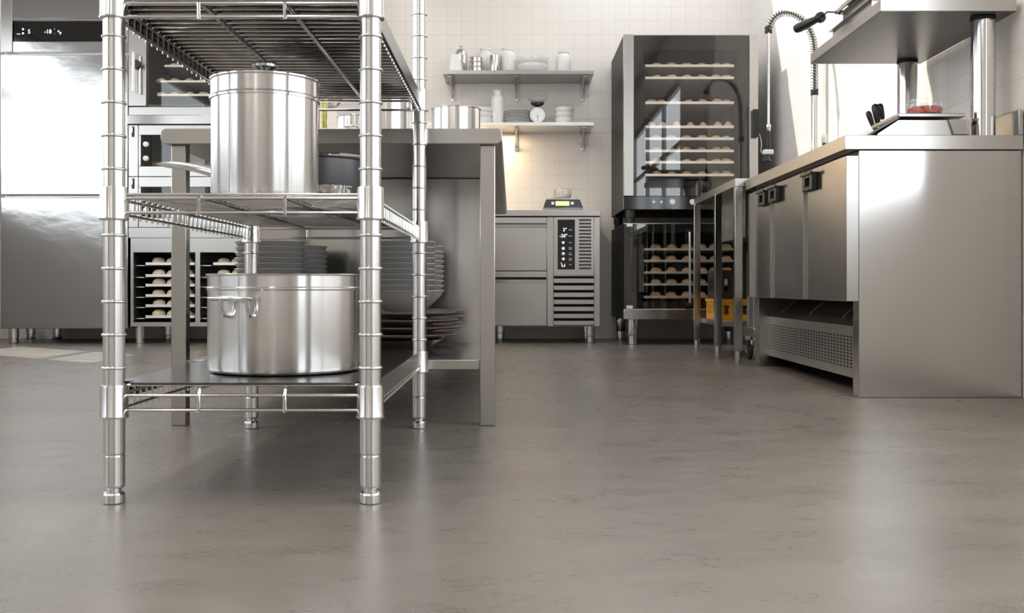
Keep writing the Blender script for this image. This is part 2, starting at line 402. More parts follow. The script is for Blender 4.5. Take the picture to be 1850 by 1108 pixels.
build(MB().lathe([(.008,.226),(.008,.236),(.012,.238),(.022,.243),(.0235,.247),(.022,.251),(.012,.2535),(0,.254)], sp, 32), 'knob', 'chrome', lid, smooth=40)
h = MB(); p0 = Vector((sp[0]-.082, sp[1]+.050, .566)); p1 = Vector((-.700, 2.045, .604)); d = (p1-p0); side = Vector((d.y, -d.x, 0)).normalized(); upv = side.cross(d.normalized())
if upv.z < 0: upv = -upv
rows = []; hv, hf = [], []
for k in range(9):
    t_ = k/8; c0 = p0 + d*t_ + Vector((0,0,.006*math.sin(PI*t_)))
    w = .015 + .005*t_ if k < 8 else .014; th = .011 - .005*t_ if k < 8 else .003
    b0_ = len(hv)
    for q in range(12):
        an = 2*PI*q/12; hv.append(c0 + side*(w*math.cos(an)) + upv*(th*math.sin(an)))
    rows.append(b0_)
for i in range(8):
    for q in range(12): hf.append((rows[i]+q, rows[i]+(q+1)%12, rows[i+1]+(q+1)%12, rows[i+1]+q))
hf += [tuple(range(12)), tuple(rows[8]+q for q in range(11,-1,-1))]
h.add(hv, hf); build(h, 'handle', 'chrome', pot, smooth=50)
dp = (PX(575,2.2), 2.2, .5170)
dk = stock_pot('dark_saucepan', 'dark non-stick saucepan with bright steel rim behind the lidded pot on the middle wire shelf', dp, .108, .112, [], None, 'nonstick')
build(MB().lathe([(.102,.112),(.112,.112),(.1135,.115),(.112,.118),(.104,.119),(.102,.117)], dp, 64, closed=True), 'rim', 'chrome', dk)
ds = (PX(592,2.01), 2.01, .5172)
tag(build(MB().lathe([(0,0),(.030,0),(.040,.008),(.046,.036),(.048,.039),(.046,.040),(.043,.036),(.037,.010),(.028,.003),(0,.003)], ds, 48), 'small_dish', 'chrome', smooth=40),
    'small chrome dish beside the lidded pot on the middle wire shelf', 'dish')

# ================================================================== WORKTABLE behind the shelving unit
TY0, TY1 = 2.62, 5.18
tb = thing('steel_worktable', 'long steel worktable with rounded top and crockery on its undershelf, behind the wire shelving', 'worktable', (-.46, 3.9, 0))
tx0, tx1, tr = PX(290,TY0), PX(907,TY0), .014
tpoly = []
for (cx_, cz_, a_) in ((tx1-tr,.7255+tr,-90),(tx1-tr,.7650-tr,0),(tx0+tr,.7650-tr,90),(tx0+tr,.7255+tr,180)):
    tpoly += [(cx_+tr*math.cos(math.radians(a_+q*15)), cz_+tr*math.sin(math.radians(a_+q*15))) for q in range(7)]
build(MB().prism(tpoly, 'y', TY0, TY1), 'tabletop', 'brushed_steel', tb, bevel=.0012, smooth=30)
lx = [(-.880,-.8415), (-.083,-.0435)]
for xa, xb in lx:
    for ya, ins in ((2.643,0), (5.10,-.06 if xa > -.5 else .06)): build(MB().box(xa+ins, xb+ins, ya, ya+.034, .0005, .7255), 'leg', 'brushed_steel', tb, bevel=.002)
build(MB().box(-.8415, -.083, 2.655, 3.449, .144, .170), 'lower_shelf', 'brushed_steel', tb, bevel=.002)
build(MB().box(-.855, -.090, 3.45, 5.05, .100, .7250), 'back_cabinet', 'panel_steel', tb, bevel=.003)

# stacks of crockery on the lower shelf of the worktable
def bowl_prof(r, h, t=.0035, rb=.42):
    return [(0,0),(r*rb,0),(r*rb+.004,.001),(r*.72,h*.40),(r*.90,h*.76),(r*.965,h*.95),(r,h),(r-.001,h+.0015),(r-t*.9,h+.001),(r*.93,h*.90),(r*.86,h*.76+t*.3),(r*.68,h*.40+t*.6),(r*rb,t+.001),(0,t)]
def single(mb, name, mat, label, cat, group=None, smooth=35, bevel=0):
    return tag(build(mb, name, mat, None, bevel, smooth), label, cat, group)
BO = single(MB().lathe(bowl_prof(.100,.057),(0,0,0),48), 'stacked_bowl', 'grey_ceramic', 'x', 'bowl')
PL = single(MB().lathe([(0,0),(.085,0),(.092,.002),(.150,.0120),(.160,.0135),(.1605,.0150),(.1585,.0158),(.148,.0145),(.090,.005),(0,.0045)],(0,0,0),64), 'brown_platter', 'stoneware', 'x', 'platter')
GB = single(MB().lathe([(0,0),(.050,0),(.055,.002),(.090,.022),(.118,.040),(.120,.042),(.117,.0428),(.088,.027),(.05,.006),(0,.005)],(0,0,0),48), 'dark_bowl', 'dark_glaze', 'x', 'bowl')
used = set()
def place(proto, loc, label, group):
    if proto.name not in used:
        used.add(proto.name); proto.location = loc; o = proto
    else: o = dup(proto, loc)
    o['label'] = label; o['group'] = group; return o
ZS = .1702
for cx, cy, wh in ((-.3135,2.90,'front stack near the table leg'), (-.3120,3.225,'rear stack near the table leg'), (-.6834,2.90,'front stack behind the big stockpot'), (-.681,3.225,'rear stack behind the big stockpot')):
    place(GB, (cx,cy,ZS), 'dark glazed bowl, base of the ' + wh, 'dark bowls under the worktable')
    z = ZS + .0432
    for k in range(4):
        place(PL, (cx + R.uniform(-.004,.004), cy + R.uniform(-.002,.002), z), 'brown stoneware platter, %s from the bottom, %s' % (ORD[k], wh), 'brown platters under the worktable'); z += .0200 if k < 3 else .0165
    for k in range(10):
        place(BO, (cx, cy, z + .0007), 'grey bowl, %s bowl from the bottom, %s' % (ORD[k], wh), 'grey bowls under the worktable'); z += .0153

# pots and jars on top of the worktable
ZT = .7655
def side_handle(parent, c, r, z, ang, w=.035, rr=.004):
    a = math.radians(ang); n_ = Vector((math.cos(a), math.sin(a), 0)); td = Vector((-n_.y, n_.x, 0)); cc = Vector(c)
    P = lambda u, out: cc + n_*(r+out) + td*u + Vector((0,0,z))
    build(MB().tube([P(-w,-.002),P(-w,.018),P(-w*.7,.026),P(w*.7,.026),P(w,.018),P(w,-.002)], rr, 10), 'handle', 'chrome', parent, smooth=50)
c1 = (PX(824,3.60), 3.60, ZT); hh = PZ(190,3.52) - ZT
t1 = stock_pot('open_pot', 'open steel pot with side handles on the worktable near its right end', c1, 43.5/F*3.6, hh, [], None, 'pot_steel', bottom=.008)
side_handle(t1, c1, 43.5/F*3.6, hh*.55, 0); side_handle(t1, c1, 43.5/F*3.6, hh*.55, 180)
c2 = (PX(702,3.20), 3.20, ZT); hh = PZ(168,3.13) - ZT
t2 = stock_pot('tall_pot', 'tall steel pot on the worktable, standing between the two front wire-unit posts', c2, 39/F*3.2, hh, [], None, 'pot_steel', bottom=.008)
side_handle(t2, c2, 39/F*3.2, hh*.8, 0, .02)
c3 = (PX(645,3.50), 3.50, ZT); hh = PZ(206,3.43) - ZT
t3 = stock_pot('low_pot', 'lower steel pot on the worktable, beside the yellow-green jar', c3, 35/F*3.5, hh, [], None, 'pot_steel', bottom=.008)
side_handle(t3, c3, 35/F*3.5, hh*.75, -95, .02); side_handle(t3, c3, 35/F*3.5, hh*.75, 85, .02)
def jar(name, label, c, r, h, fillmat, fill):
    o = thing(name, label, 'jar', c)
    build(MB().lathe([(0,0),(r,0),(r,h*.92),(r*.9,h*.96),(r*.86,h),(r*.80,h),(r*.84,h*.95),(r-.001,h*.91),(r-.001,.003),(0,.003)], c, 32), 'glass', 'jar_glass', o)
    build(MB().lathe([(0,.0036),(r-.0014,.0036),(r-.0014,h*fill*.94),(0,h*fill*.94)], c, 32), 'contents', fillmat, o)
    build(MB().lathe([(0,h),(r*.9,h),(r*.9,h+.016),(0,h+.018)], c, 32), 'lid', 'chrome', o)
jar('pickle_jar', 'narrow tall jar of yellow-green pickles on the worktable beside the lidded pot', (PX(585.5,3.3),3.3,ZT), 6.5/F*3.3, .21, 'pickle', .95)
jar('spice_jar', 'narrow tall jar of brown speckled spice next to the yellow-green jar', (PX(573.5,3.36),3.36,ZT), 5/F*3.36, .21, 'spice', .95)
cz = PZ(199, 3.9) - ZT
single(MB().box(PX(588,3.86), PX(609,3.86), 3.86, 3.94, ZT, ZT+cz), 'cream_canister', 'cream_paint', 'cream square canister on the worktable carrying a shiny steel bowl', 'canister', bevel=.003)
single(MB().lathe([(0,0),(.022,0),(.045,.016),(.066,.046),(.076,.085),(.078,.10),(.076,.10),(.073,.085),(.063,.048),(.043,.020),(.02,.004),(0,.004)], (PX(590,3.9),3.9,ZT+cz+.0005), 48), 'mixing_bowl', 'chrome', 'shiny steel mixing bowl standing on the cream canister', 'bowl', smooth=50)

# ================================================================== LEFT: upright fridge
YFr = 6.40
bx = lambda p: PX(p, YFr); bz = lambda p: PZ(p, YFr)
xa, xb = bx(1), bx(231)
fr = thing('upright_fridge', 'tall two-door stainless upright fridge with a black display strip near the top', 'fridge', ((xa+xb)/2, 6.73, 0))
build(MB().box(xa, xb, 6.45, 7.07, bz(594), 2.19), 'body', 'brushed_steel', fr, bevel=.003)
build(MB().box(xa, xb, YFr, 6.448, bz(352), bz(99)), 'door', 'fridge_steel', fr, bevel=.004, label='upper steel door')
build(MB().box(xa, xb, YFr, 6.448, bz(594), bz(357)), 'door', 'fridge_steel', fr, bevel=.004, label='lower steel door')
build(MB().box(xa, bx(22), YFr, 6.448, bz(94), 2.19), 'side_stile', 'brushed_steel', fr, bevel=.002)
build(MB().box(bx(22.8), xb, YFr+.002, 6.448, bz(33), 2.19), 'top_panel', 'fridge_steel', fr, bevel=.002)
build(MB().box(bx(22.8), xb, YFr+.002, 6.448, bz(94), bz(75)), 'lower_rail', 'fridge_steel', fr, bevel=.002)
dsp = build(MB().box(bx(24), xb-.06, YFr+.012, 6.448, bz(74.5), bz(37)), 'display_panel', 'black_gloss', fr)
build(MB().box(xb-.058, xb, YFr+.002, 6.448, bz(75), bz(33)), 'end_stile', 'brushed_steel', fr)
build(MB().box(bx(22.8), xb-.058, YFr+.002, 6.448, bz(37), bz(33.5)), 'bezel', 'chrome', fr)
yy = YFr + .0112
text('5', .036, bx(51), yy, bz(56.5), 'screen_white', dsp, 'display_digit'); text('-18', .036, bx(85), yy, bz(56.5), 'screen_white', dsp, 'display_digit')
text('+', .016, bx(97), yy, bz(52), 'screen_dim', dsp, 'display_sign'); text('-', .016, bx(97), yy, bz(59.5), 'screen_dim', dsp, 'display_sign')
text('4', .022, bx(104), yy, bz(56), 'screen_white', dsp, 'display_digit'); text('p', .026, bx(108), yy, bz(58), 'screen_white', dsp, 'display_digit')
for q in (52, 59.5): build(MB().lathe([(0,0),(.006,0),(.006,.001),(0,.001)],(0,0,0),16).xf(Matrix.Translation((bx(40),yy,bz(q))) @ Matrix.Rotation(PI/2,4,'X')), 'indicator_light', 'screen_white', dsp)
build(MB().box(bx(29), bx(35), yy-.0005, yy+.0005, bz(61.5), bz(60)), 'indicator_bar', 'screen_dim', dsp)
for px_ in (25, 103, 56, 205):
    yq = 6.47 if px_ in (25, 205) else 6.98
    x_ = PX(px_, yq)
    build(MB().lathe([(0,.0005),(.028,.0005),(.030,.004),(.030,.022),(.026,.026),(.026,.034),(.030,.038),(.030,bz(594)),(0,bz(594))],(x_,yq,0),28), 'foot', 'chrome', fr)

# ================================================================== LEFT: stacked bakery ovens
ox0, ox1 = bx(232), bx(482)
def cavity(parent, x0, x1, y0, y1, z0, z1, wx0, wx1, wz0, wz1, mat, name='shell', fmat=None):
    """hollow box x0..z1 with a front opening wx0..wz1"""
    s = MB(); t = .012
    s.box(x0,x1,y0,y1,z1-t,z1); s.box(x0,x1,y0,y1,z0,z0+t); s.box(x0,x0+t,y0,y1,z0+t,z1-t); s.box(x1-t,x1,y0,y1,z0+t,z1-t); s.box(x0+t,x1-t,y1-t,y1,z0+t,z1-t)
    s.box(x0+t,wx0,y0,y0+.02,z0+t,z1-t); s.box(wx1,x1-t,y0,y0+.02,z0+t,z1-t); s.box(wx0,wx1,y0,y0+.02,z0+t,wz0); s.box(wx0,wx1,y0,y0+.02,wz1,z1-t)
    return build(s, name, mat, parent)
# upper convection oven
co = thing('convection_oven', 'steel convection oven with dark glass door and bar handle, above the deck oven', 'oven', ((ox0+ox1)/2, 6.73, bz(192.5)))
cavity(co, ox0, ox1, 6.425, 7.07, bz(192.5), 2.19, bx(266), bx(470), bz(188), 2.12, 'dark_steel')
cd = build(MB().box(ox0, bx(264), YFr, 6.423, bz(191.5), 2.19), 'door_stile', 'brushed_steel', co, bevel=.002)
build(MB().box(bx(264.5), bx(476), YFr+.004, YFr+.012, bz(191.5), 2.17), 'door_glass', 'oven_glass', co)
hd = build(MB().tube([(bx(246),YFr-.045,bz(97)),(bx(246),YFr-.045,bz(168))], .0115, 16), 'handle', 'chrome', cd)
build(MB().cyl((bx(250),YFr-.05,bz(118.5)),(bx(250),YFr-.0005,bz(118.5)), .027, .030, 24), 'handle_mount', 'black_plastic', cd)
build(MB().tube([(bx(254.5),YFr-.018,bz(102)),(bx(254.5),YFr-.018,bz(171))], .008, 12), 'handle_reflection', 'chrome', cd)  # mirror image of the bar handle in the steel, modelled as a second bar
# deck oven with two chambers
do = thing('deck_oven', 'steel two-deck baking oven with black knob panels, above the proofing cabinet', 'oven', ((ox0+ox1)/2, 6.73, bz(430)))
def strip(px0, px1, p0, p1, name, mat, parent, y0=YFr, y1=6.423, bev=.002): return build(MB().box(bx(px0), bx(px1), y0, y1, bz(p1), bz(p0)), name, mat, parent, bevel=bev)
strip(232, 482, 193, 208, 'top_band', 'brushed_steel', do, YFr+.004)
strip(232, 482, 209, 225, 'top_rail', 'door_steel', do, YFr-.02)
strip(232, 482, 411.5, 430, 'base_rail', 'brushed_steel', do)
for (pt, pw0, pw1, pb) in ((226,244,300.5,319), (319.7,338,394,411)):
    sh_ = cavity(do, ox0+.001, ox1-.001, 6.425, 7.07, bz(pb), bz(pt), bx(255), bx(468), bz(pw1), bz(pw0), 'dark_steel', 'chamber')
    strip(232, 249.5, pt, pb, 'side_stile', 'brushed_steel', do)
    strip(250.2, 482, pt, pw0, 'chamber_rail', 'brushed_steel', do); strip(250.2, 482, pw1, pb, 'chamber_rail', 'brushed_steel', do)
    strip(250.2, 254.5, pw0, pw1, 'window_stile', 'brushed_steel', do); strip(469, 482, pw0, pw1, 'window_stile', 'brushed_steel', do)
    kp = strip(255, 272, pw0, pw1, 'knob_panel', 'black_gloss', do, YFr+.004, 6.42, 0)
    build(MB().box(bx(272.2), bx(469), YFr+.008, YFr+.014, bz(pw1), bz(pw0)), 'window_glass', 'oven_glass', do)
    for fr_ in (.30, .75):
        zc = bz(pw0 + (pw1-pw0)*fr_)
        build(MB().lathe([(0,0),(.0175,0),(.0160,.016),(.012,.018),(0,.018)],(0,0,0),24).xf(Matrix.Translation((bx(264),YFr+.0035,zc)) @ Matrix.Rotation(PI/2,4,'X')), 'knob', 'white_plastic', kp)
    lp = build(MB().box(bx(238), bx(243), YFr-.001, YFr+.001, bz(pt+21.5), bz(pt+3)), 'latch_recess', 'black_plastic', do)
    build(MB().box(bx(237.2), bx(241), YFr-.014, YFr-.001, bz(pt+15), bz(pt+5)), 'latch', 'chrome', do, bevel=.002)
# proofing cabinet
pc = thing('proofing_cabinet', 'open steel proofing cabinet with two bays of dough trays, under the deck oven', 'cabinet', ((ox0+ox1)/2, 6.73, 0))
s = MB(); z0, z1 = bz(590), bz(430.5)
s.box(bx(236),ox1,YFr,7.07,bz(456),z1); s.box(bx(236),ox1,YFr,7.07,z0,bz(582.5)); s.box(bx(236),bx(241),YFr,7.07,bz(582.5),bz(456)); s.box(bx(475),ox1,YFr,7.07,bz(582.5),bz(456)); s.box(bx(353),bx(361.5),YFr,7.05,bz(582.5),bz(456))
build(s, 'carcass', 'brushed_steel', pc)
build(MB().box(bx(241)-.001, bx(475)+.001, 7.055, 7.069, bz(582.5), bz(456)), 'back_panel', 'dark_steel', pc)
build(MB().box(bx(241)+.0005, bx(241)+.004, YFr+.03, 7.05, bz(582), bz(456.5)), 'bay_lining', 'black_paint', pc)
LEV = (479, 500.5, 518, 537, 555.5, 575.5)
for q in LEV:
    for pa, pb in ((242.2,256),(349.5,352.8),(362,378),(469,474.8)):
        build(MB().box(bx(pa), bx(pb), YFr+.04, 7.0, bz(q+1.4), bz(q)), 'tray_rail', 'pan_steel', pc)
for px_, yq in ((253,6.47),(238,6.52),(304,6.98),(325,6.98),(465,6.47),(455,6.98)):
    if px_ == 238: continue
    build(MB().lathe([(0,.0005),(.026,.0005),(.028,.003),(.028,.022),(.024,.024),(.024,.03),(.028,.033),(.028,z0),(0,z0)],(PX(px_,yq),yq,0),28), 'foot', 'chrome', pc)
def pan(x0, x1, y0, y1, z, h=.014):                   # shallow baking tray; one mesh
    m_ = MB(); t = .0015
    m_.box(x0,x1,y0,y1,z,z+t); m_.box(x0,x1,y0,y0+t,z+t,z+h); m_.box(x0,x1,y1-t,y1,z+t,z+h); m_.box(x0,x0+t,y0+t,y1-t,z+t,z+h); m_.box(x1-t,x1,y0+t,y1-t,z+t,z+h)
    m_.box(x0-.004,x0,y0,y1,z+h-.0015,z+h); m_.box(x1,x1+.004,y0,y1,z+h-.0015,z+h)
    return m_
def roll_mesh(name, mat, rx, ry, h, pinch=0, seed=1):
    r_ = random.Random(seed); prof = [(0,0),(.62,0),(.86,.08),(.99,.30),(1.0,.42),(.93,.64),(.78,.82),(.52,.95),(.25,1.0),(0,1.01)]
    mb = MB(); mb.lathe(prof,(0,0,0),28)
    out = []
    for p in mb.v:
        a = math.atan2(p.y, p.x); f = 1 + .05*math.sin(2*a+1) + .03*math.sin(3*a+2)
        q = Vector((p.x*rx*f, p.y*ry*f, p.z*h*(1+.04*math.sin(a*2))))
        if pinch: q.x *= 1 - pinch*p.z*.75; q.y *= 1 - pinch*p.z*.5; q.z *= 1 + .07*math.cos(8*a)*(1-abs(p.z-.5)*2)
        out.append(q)
    mb.v = out
    return build(mb, name, mat, None, 0, 60)
DB = tag(roll_mesh('dough_ball','dough',.041,.043,.048,0,3), 'x', 'dough')
for bay, p0, xs in (('left',258,(287.5,312.5,337)), ('right',381,(404.5,429.5,454))):
    for k, q in enumerate(LEV):
        zt = bz(q) + .0008
        single(pan(bx(p0), bx(p0+89), YFr+.05, 6.95, zt, bz(q-5)-zt), 'dough_tray', 'pan_steel', 'steel tray of dough balls, %s from the top, %s bay of the proofing cabinet' % (ORD[k], bay), 'tray', 'trays in the proofing cabinet')
        for j, px_ in enumerate(xs):
            yq = YFr + .115 + R.uniform(-.006,.006)
            o = place(DB, (PX(px_+R.uniform(-1,1), yq), yq, zt+.0022), 'dough ball, %s, %s tray down, %s bay of proofing cabinet' % (ORD[j]+' from the left', ORD[k], bay), 'dough balls in the proofing cabinet')
            o.rotation_euler.z = R.uniform(0, 6); sc_ = R.uniform(.93,1.0); o.scale = (sc_,sc_,sc_*R.uniform(.92,1.08))
RL = tag(roll_mesh('bread_roll','pale_crust',.034,.035,.032,0,5), 'x', 'bread')
RB = tag(roll_mesh('brown_roll','crust',.0325,.033,.034,.15,6), 'x', 'bread')
SH = tag(roll_mesh('ridged_roll','pale_crust',.033,.034,.044,.55,8), 'x', 'bread')
LO = tag(roll_mesh('brown_loaf','loaf_crust',.040,.045,.036,0,9), 'x', 'bread')
for k, (q, p0, p1, xs) in enumerate(((121,297,400,(316,343,369)),(149,290,440,(292,317,343,369)),(173.5,285,440,(292,317,343,369)))):
    yq = YFr + .10; zt = PZ(q, yq)
    single(pan(PX(p0,yq), PX(p1,yq), yq, 6.98, zt, .013), 'baking_tray', 'pan_steel', 'baking tray, %s from the top in the steel convection oven' % ORD[k], 'tray', 'trays in the convection oven')
    for j, px_ in enumerate(xs):
        o = place(RL, (PX(px_,yq+.05), yq+.05, zt+.0018), 'bread roll, %s from the left, %s tray down in the steel convection oven' % (ORD[j], ORD[k]), 'rolls in the convection oven'); o.rotation_euler.z = R.uniform(0,6)
for (q, nm, xs) in ((300.5,'upper',(282,308,333,358,384)), (394,'lower',(283,308,333,358,384))):
    for j, px_ in enumerate(xs):
        yq = YFr + .09
        o = place(LO, (PX(px_,yq), yq, bz(q)+.0125 if False else PZ(q,YFr)+.0006), 'brown loaf, %s from the left in the %s chamber of the deck oven' % (ORD[j], nm), 'loaves in the deck oven'); o.rotation_euler.z = R.uniform(0,6)
for q, nm in ((300.5,'upper'),(394,'lower')):
    build(MB().box(bx(256), bx(467), 6.446, 7.05, PZ(q,YFr)-.03, PZ(q,YFr)), 'baking_stone', 'dark_steel', do)

# ================================================================== BACK WALL: two shelves
SYF = 6.77
def wall_shelf(label, x0, x1, zt, th):
    o = thing('wall_shelf', label, 'shelf', ((x0+x1)/2, 6.93, zt-th))
    build(MB().box(x0, x1, SYF, YB-.004, zt-th, zt), 'board', 'shelf_steel' if zt > 1.6 else 'pan_steel', o, bevel=.0015)
    for px_ in (816, 933, 1052):
        xc = PX(px_, 7.0)
        m_ = MB(); m_.box(xc-.012, xc+.012, YB-.012, YB-.004, zt-th-.125, zt-th); m_.box(xc-.012, xc+.012, SYF+.03, YB-.012, zt-th-.010, zt-th-.0004)
        m_.prism([(SYF+.05,zt-th-.010),(SYF+.08,zt-th-.010),(YB-.012,zt-th-.085),(YB-.012,zt-th-.105)], 'x', xc-.004, xc+.004)
        build(m_, 'bracket', 'brushed_steel', o)
    return o
ZU, ZL = PZ(127,SYF), PZ(221,SYF)
wall_shelf('grey steel wall shelf, upper of two, holding white jars and steel tins', PX(800,SYF), PX(1073,SYF), ZU, .026)
lsh = wall_shelf('pale steel wall shelf, lower of two, holding plates and a dial scale', PX(735,SYF), PX(1073,SYF), ZL, .022)
build(MB().box(PX(740,7.03), PX(880,7.03), 6.95, 6.98, ZL-.0215-.012, ZL-.0225), 'lamp_strip', 'warm_glow', lsh, label='warm light strip')
YI = 6.86
def ix(p): return PX(p, YI)
def top_at(p, y=YI): return PZ(p, y)
ZU2, ZL2 = ZU+.0006, ZL+.0006
def item(name, mat, prof, px_, z, label, cat, group=None, n=40, y=YI): return single(MB().lathe(prof, (PX(px_,y), y, z), n), name, mat, label, cat, group)
def hz(py, z, y=YI): return PZ(py, y) - z
# upper shelf
H = hz(99, ZU2, 6.81); w0, w1 = 11.2/F*6.81, 7.5/F*6.81; xc = PX(823,6.81)
pk = MB(); pk.add([(xc-w0,6.785,ZU2),(xc+w0,6.785,ZU2),(xc+w0,6.835,ZU2),(xc-w0,6.835,ZU2),(xc-w1,6.79,ZU2+H),(xc+w1,6.79,ZU2+H),(xc+w1,6.83,ZU2+H),(xc-w1,6.83,ZU2+H)],[(0,3,2,1),(4,5,6,7),(0,1,5,4),(1,2,6,5),(2,3,7,6),(3,0,4,7)])
single(pk, 'white_carton', 'white_paper', 'white tapered carton at the end of the upper wall shelf, before the steel shaker', 'carton', bevel=.002)
H = hz(81, ZU2, 6.93); r = 11.5/F*6.93
sk = thing('steel_shaker', 'domed steel shaker with a small knob, behind the white carton on the upper wall shelf', 'shaker', (PX(833,6.93),6.93,ZU2))
sc0 = (PX(833,6.93),6.93,ZU2); hb = H*.88
build(MB().lathe([(0,0),(r,0),(r,hb*.72),(r*.97,hb*.78),(r*.83,hb*.90),(r*.5,hb*.98),(0,hb)], sc0, 40), 'body', 'chrome', sk, smooth=50)
build(MB().lathe([(0,hb-.002),(.007,hb-.001),(.006,hb+.006),(.011,hb+.012),(.011,H-.004),(.006,H),(0,H)], sc0, 20), 'knob', 'chrome', sk, smooth=50)
TIN = single(MB().lathe([(0,0),(.041,0),(.0435,.003),(.0435,.026),(.046,.0285),(.046,.0300),(.044,.0315),(.0425,.0310),(.0425,.004),(0,.003)], (0,0,0), 40), 'steel_tin', 'chrome', 'x', 'tin')
for k in range(3): place(TIN, (PX(860,6.83), 6.83, ZU2 + .0320*k), 'small round steel tin, %s of a stack of three on the upper wall shelf' % ('bottom','middle','top')[k], 'steel tins on the upper wall shelf')
def jar_prof(r, H, neck=.62): return [(0,0),(r*.93,0),(r,.006),(r,H*.66),(r*.96,H*.74),(r*.78,H*.84),(r*neck,H*.875),(r*neck,H*.90),(r*(neck+.10),H*.92),(r*(neck+.10),H*.985),(r*neck,H),(r*neck*.85,H),(r*neck*.8,H*.88),(0,H*.86)]
def wjar(px_, half, ptop, y, label): item('white_jar', 'white_ceramic', jar_prof(half/F*y, hz(ptop, ZU2, y)), px_, ZU2, label, 'jar', 'white jars on the upper wall shelf', 48, y)
wjar(877, 14.5, 87.5, 6.97, 'white lidded ceramic jar on the upper wall shelf, behind the stacked steel tins')
wjar(917, 16, 87.5, 6.90, 'widest white ceramic jar on the upper wall shelf, beside the steel cup')
wjar(1018, 14.5, 93.5, 6.88, 'white ceramic jar standing alone at the far end of the upper wall shelf')
H = hz(100.5, ZU2, 6.82)
item('steel_cup', 'chrome', [(0,0),(.024,0),(.030,.004),(.034,H*.4),(.0355,H*.97),(.0355,H),(.033,H),(.032,H*.4),(.022,.005),(0,.005)], 893.5, ZU2, 'tapered steel cup standing before two white jars on the upper wall shelf', 'cup', None, 40, 6.82)
def round_bowl(r, h): return [(0,0),(r*.70,0),(r*.74,.002),(r*.80,h*.08),(r*.92,h*.35),(r*.985,h*.72),(r,h),(r-.002,h+.001),(r-.004,h),(r*.945,h*.72),(r*.875,h*.38),(r*.76,h*.16),(r*.68,.005),(0,.005)]
BW = single(MB().lathe(round_bowl(.107,.056),(0,0,0),56), 'white_bowl', 'white_ceramic', 'x', 'bowl')
for k in range(2): place(BW, (PX(963,6.89), 6.89, ZU2+.0440*k), 'wide white bowl, %s of the nested pair on the upper wall shelf' % ('lower','upper')[k], 'wide white bowls on the upper wall shelf')
# lower shelf
H = hz(164.5, ZL2, 6.87); r = 12.2/F*6.87
item('white_bottle', 'white_ceramic', [(0,0),(r*.86,0),(r*.92,.005),(r,H*.25),(r,H*.72),(r*.92,H*.80),(r*.66,H*.88),(r*.60,H*.90),(r*.60,H*.96),(r*.70,H*.975),(r*.68,H),(r*.5,H),(r*.46,H*.9),(0,H*.88)], 899, ZL2, 'tall white ceramic bottle on the lower wall shelf beside the stack of grey plates', 'bottle', None, 48, 6.87)
PW = single(MB().lathe([(0,0),(.055,0),(.060,.003),(.084,.0090),(.088,.0105),(.0885,.0130),(.086,.0138),(.058,.0062),(0,.006)],(0,0,0),56), 'grey_plate', 'plate_grey', 'x', 'plate')
for k in range(7): place(PW, (PX(934,6.87)+R.uniform(-.0015,.0015), 6.87, ZL2+.0126*k), 'grey plate, %s from the bottom of the stack of seven on the lower wall shelf' % ORD[k], 'grey plates on the lower wall shelf')
SB = single(MB().lathe(round_bowl(.0625,.042),(0,0,0),48), 'small_white_bowl', 'white_ceramic', 'x', 'bowl')
for k in range(3): place(SB, (PX(1019,6.87)+(.001*k), 6.87, ZL2+.0335*k), 'small white bowl, %s of the stack of three beside the dial scale' % ('bottom','middle','top')[k], 'small white bowls by the dial scale')
for k in range(3): place(SB, (PX(873,6.87), 6.87, ZL2+.0335*k), 'small white bowl, %s of the stack half hidden behind the open pot' % ('bottom','middle','top')[k], 'small white bowls behind the open pot')
ks = thing('dial_scale', 'kitchen dial scale with round white face and glass bowl, on the lower wall shelf', 'scale', (PX(971,6.86),6.86,ZL2))
xk, yk = PX(971,6.86), 6.86; rk = 15.2/F*6.86; zk = ZL2 + rk + .002
build(MB().lathe([(0,0),(rk*.98,0),(rk,.004),(rk,.05),(rk*.95,.055),(0,.055)],(0,0,0),48).xf(Matrix.Translation((xk,yk+.027,zk)) @ Matrix.Rotation(PI/2,4,'X')), 'body', 'brushed_steel', ks)
build(MB().box(xk-.035,xk+.035,yk-.02,yk+.03,ZL2,ZL2+.012), 'stand', 'brushed_steel', ks)
fc = build(MB().lathe([(0,0),(rk*.90,0),(rk*.90,.002),(0,.002)],(0,0,0),48).xf(Matrix.Translation((xk,yk-.0285,zk)) @ Matrix.Rotation(PI/2,4,'X')), 'dial_face', 'white_paper', ks)
tk = MB()
for k in range(40):
    a = 2*PI*k/40; ra, rb = rk*(.70 if k % 5 == 0 else .77), rk*.85; w = .0007
    ca, sa = math.sin(a), math.cos(a); yy = yk-.0312
    tk.add([(xk+ra*ca-w*sa,yy,zk+ra*sa+w*ca),(xk+ra*ca+w*sa,yy,zk+ra*sa-w*ca),(xk+rb*ca+w*sa,yy,zk+rb*sa-w*ca),(xk+rb*ca-w*sa,yy,zk+rb*sa+w*ca)],[(0,1,2,3)])
build(tk, 'scale_marks', 'black_plastic', fc)
build(MB().prism([(xk-.0016,zk),(xk+.0016,zk),(xk+.0005,zk-rk*.72),(xk-.0005,zk-rk*.72)], 'y', yk-.034, yk-.033), 'pointer', 'black_plastic', fc)
zt = zk + rk
build(MB().lathe([(0,-.004),(.010,-.004),(.014,.004),(.036,.012),(.048,.026),(.046,.027),(.034,.016),(0,.012)],(xk,yk,zt),40), 'pan', 'dark_steel', ks)
build(MB().lathe([(0,.0285),(.040,.029),(.054,.038),(.074,.058),(.078,.068),(.076,.069),(.071,.059),(.051,.041),(.038,.032),(0,.0315)],(xk,yk,zt),48), 'glass_bowl', 'clear_glass', ks)

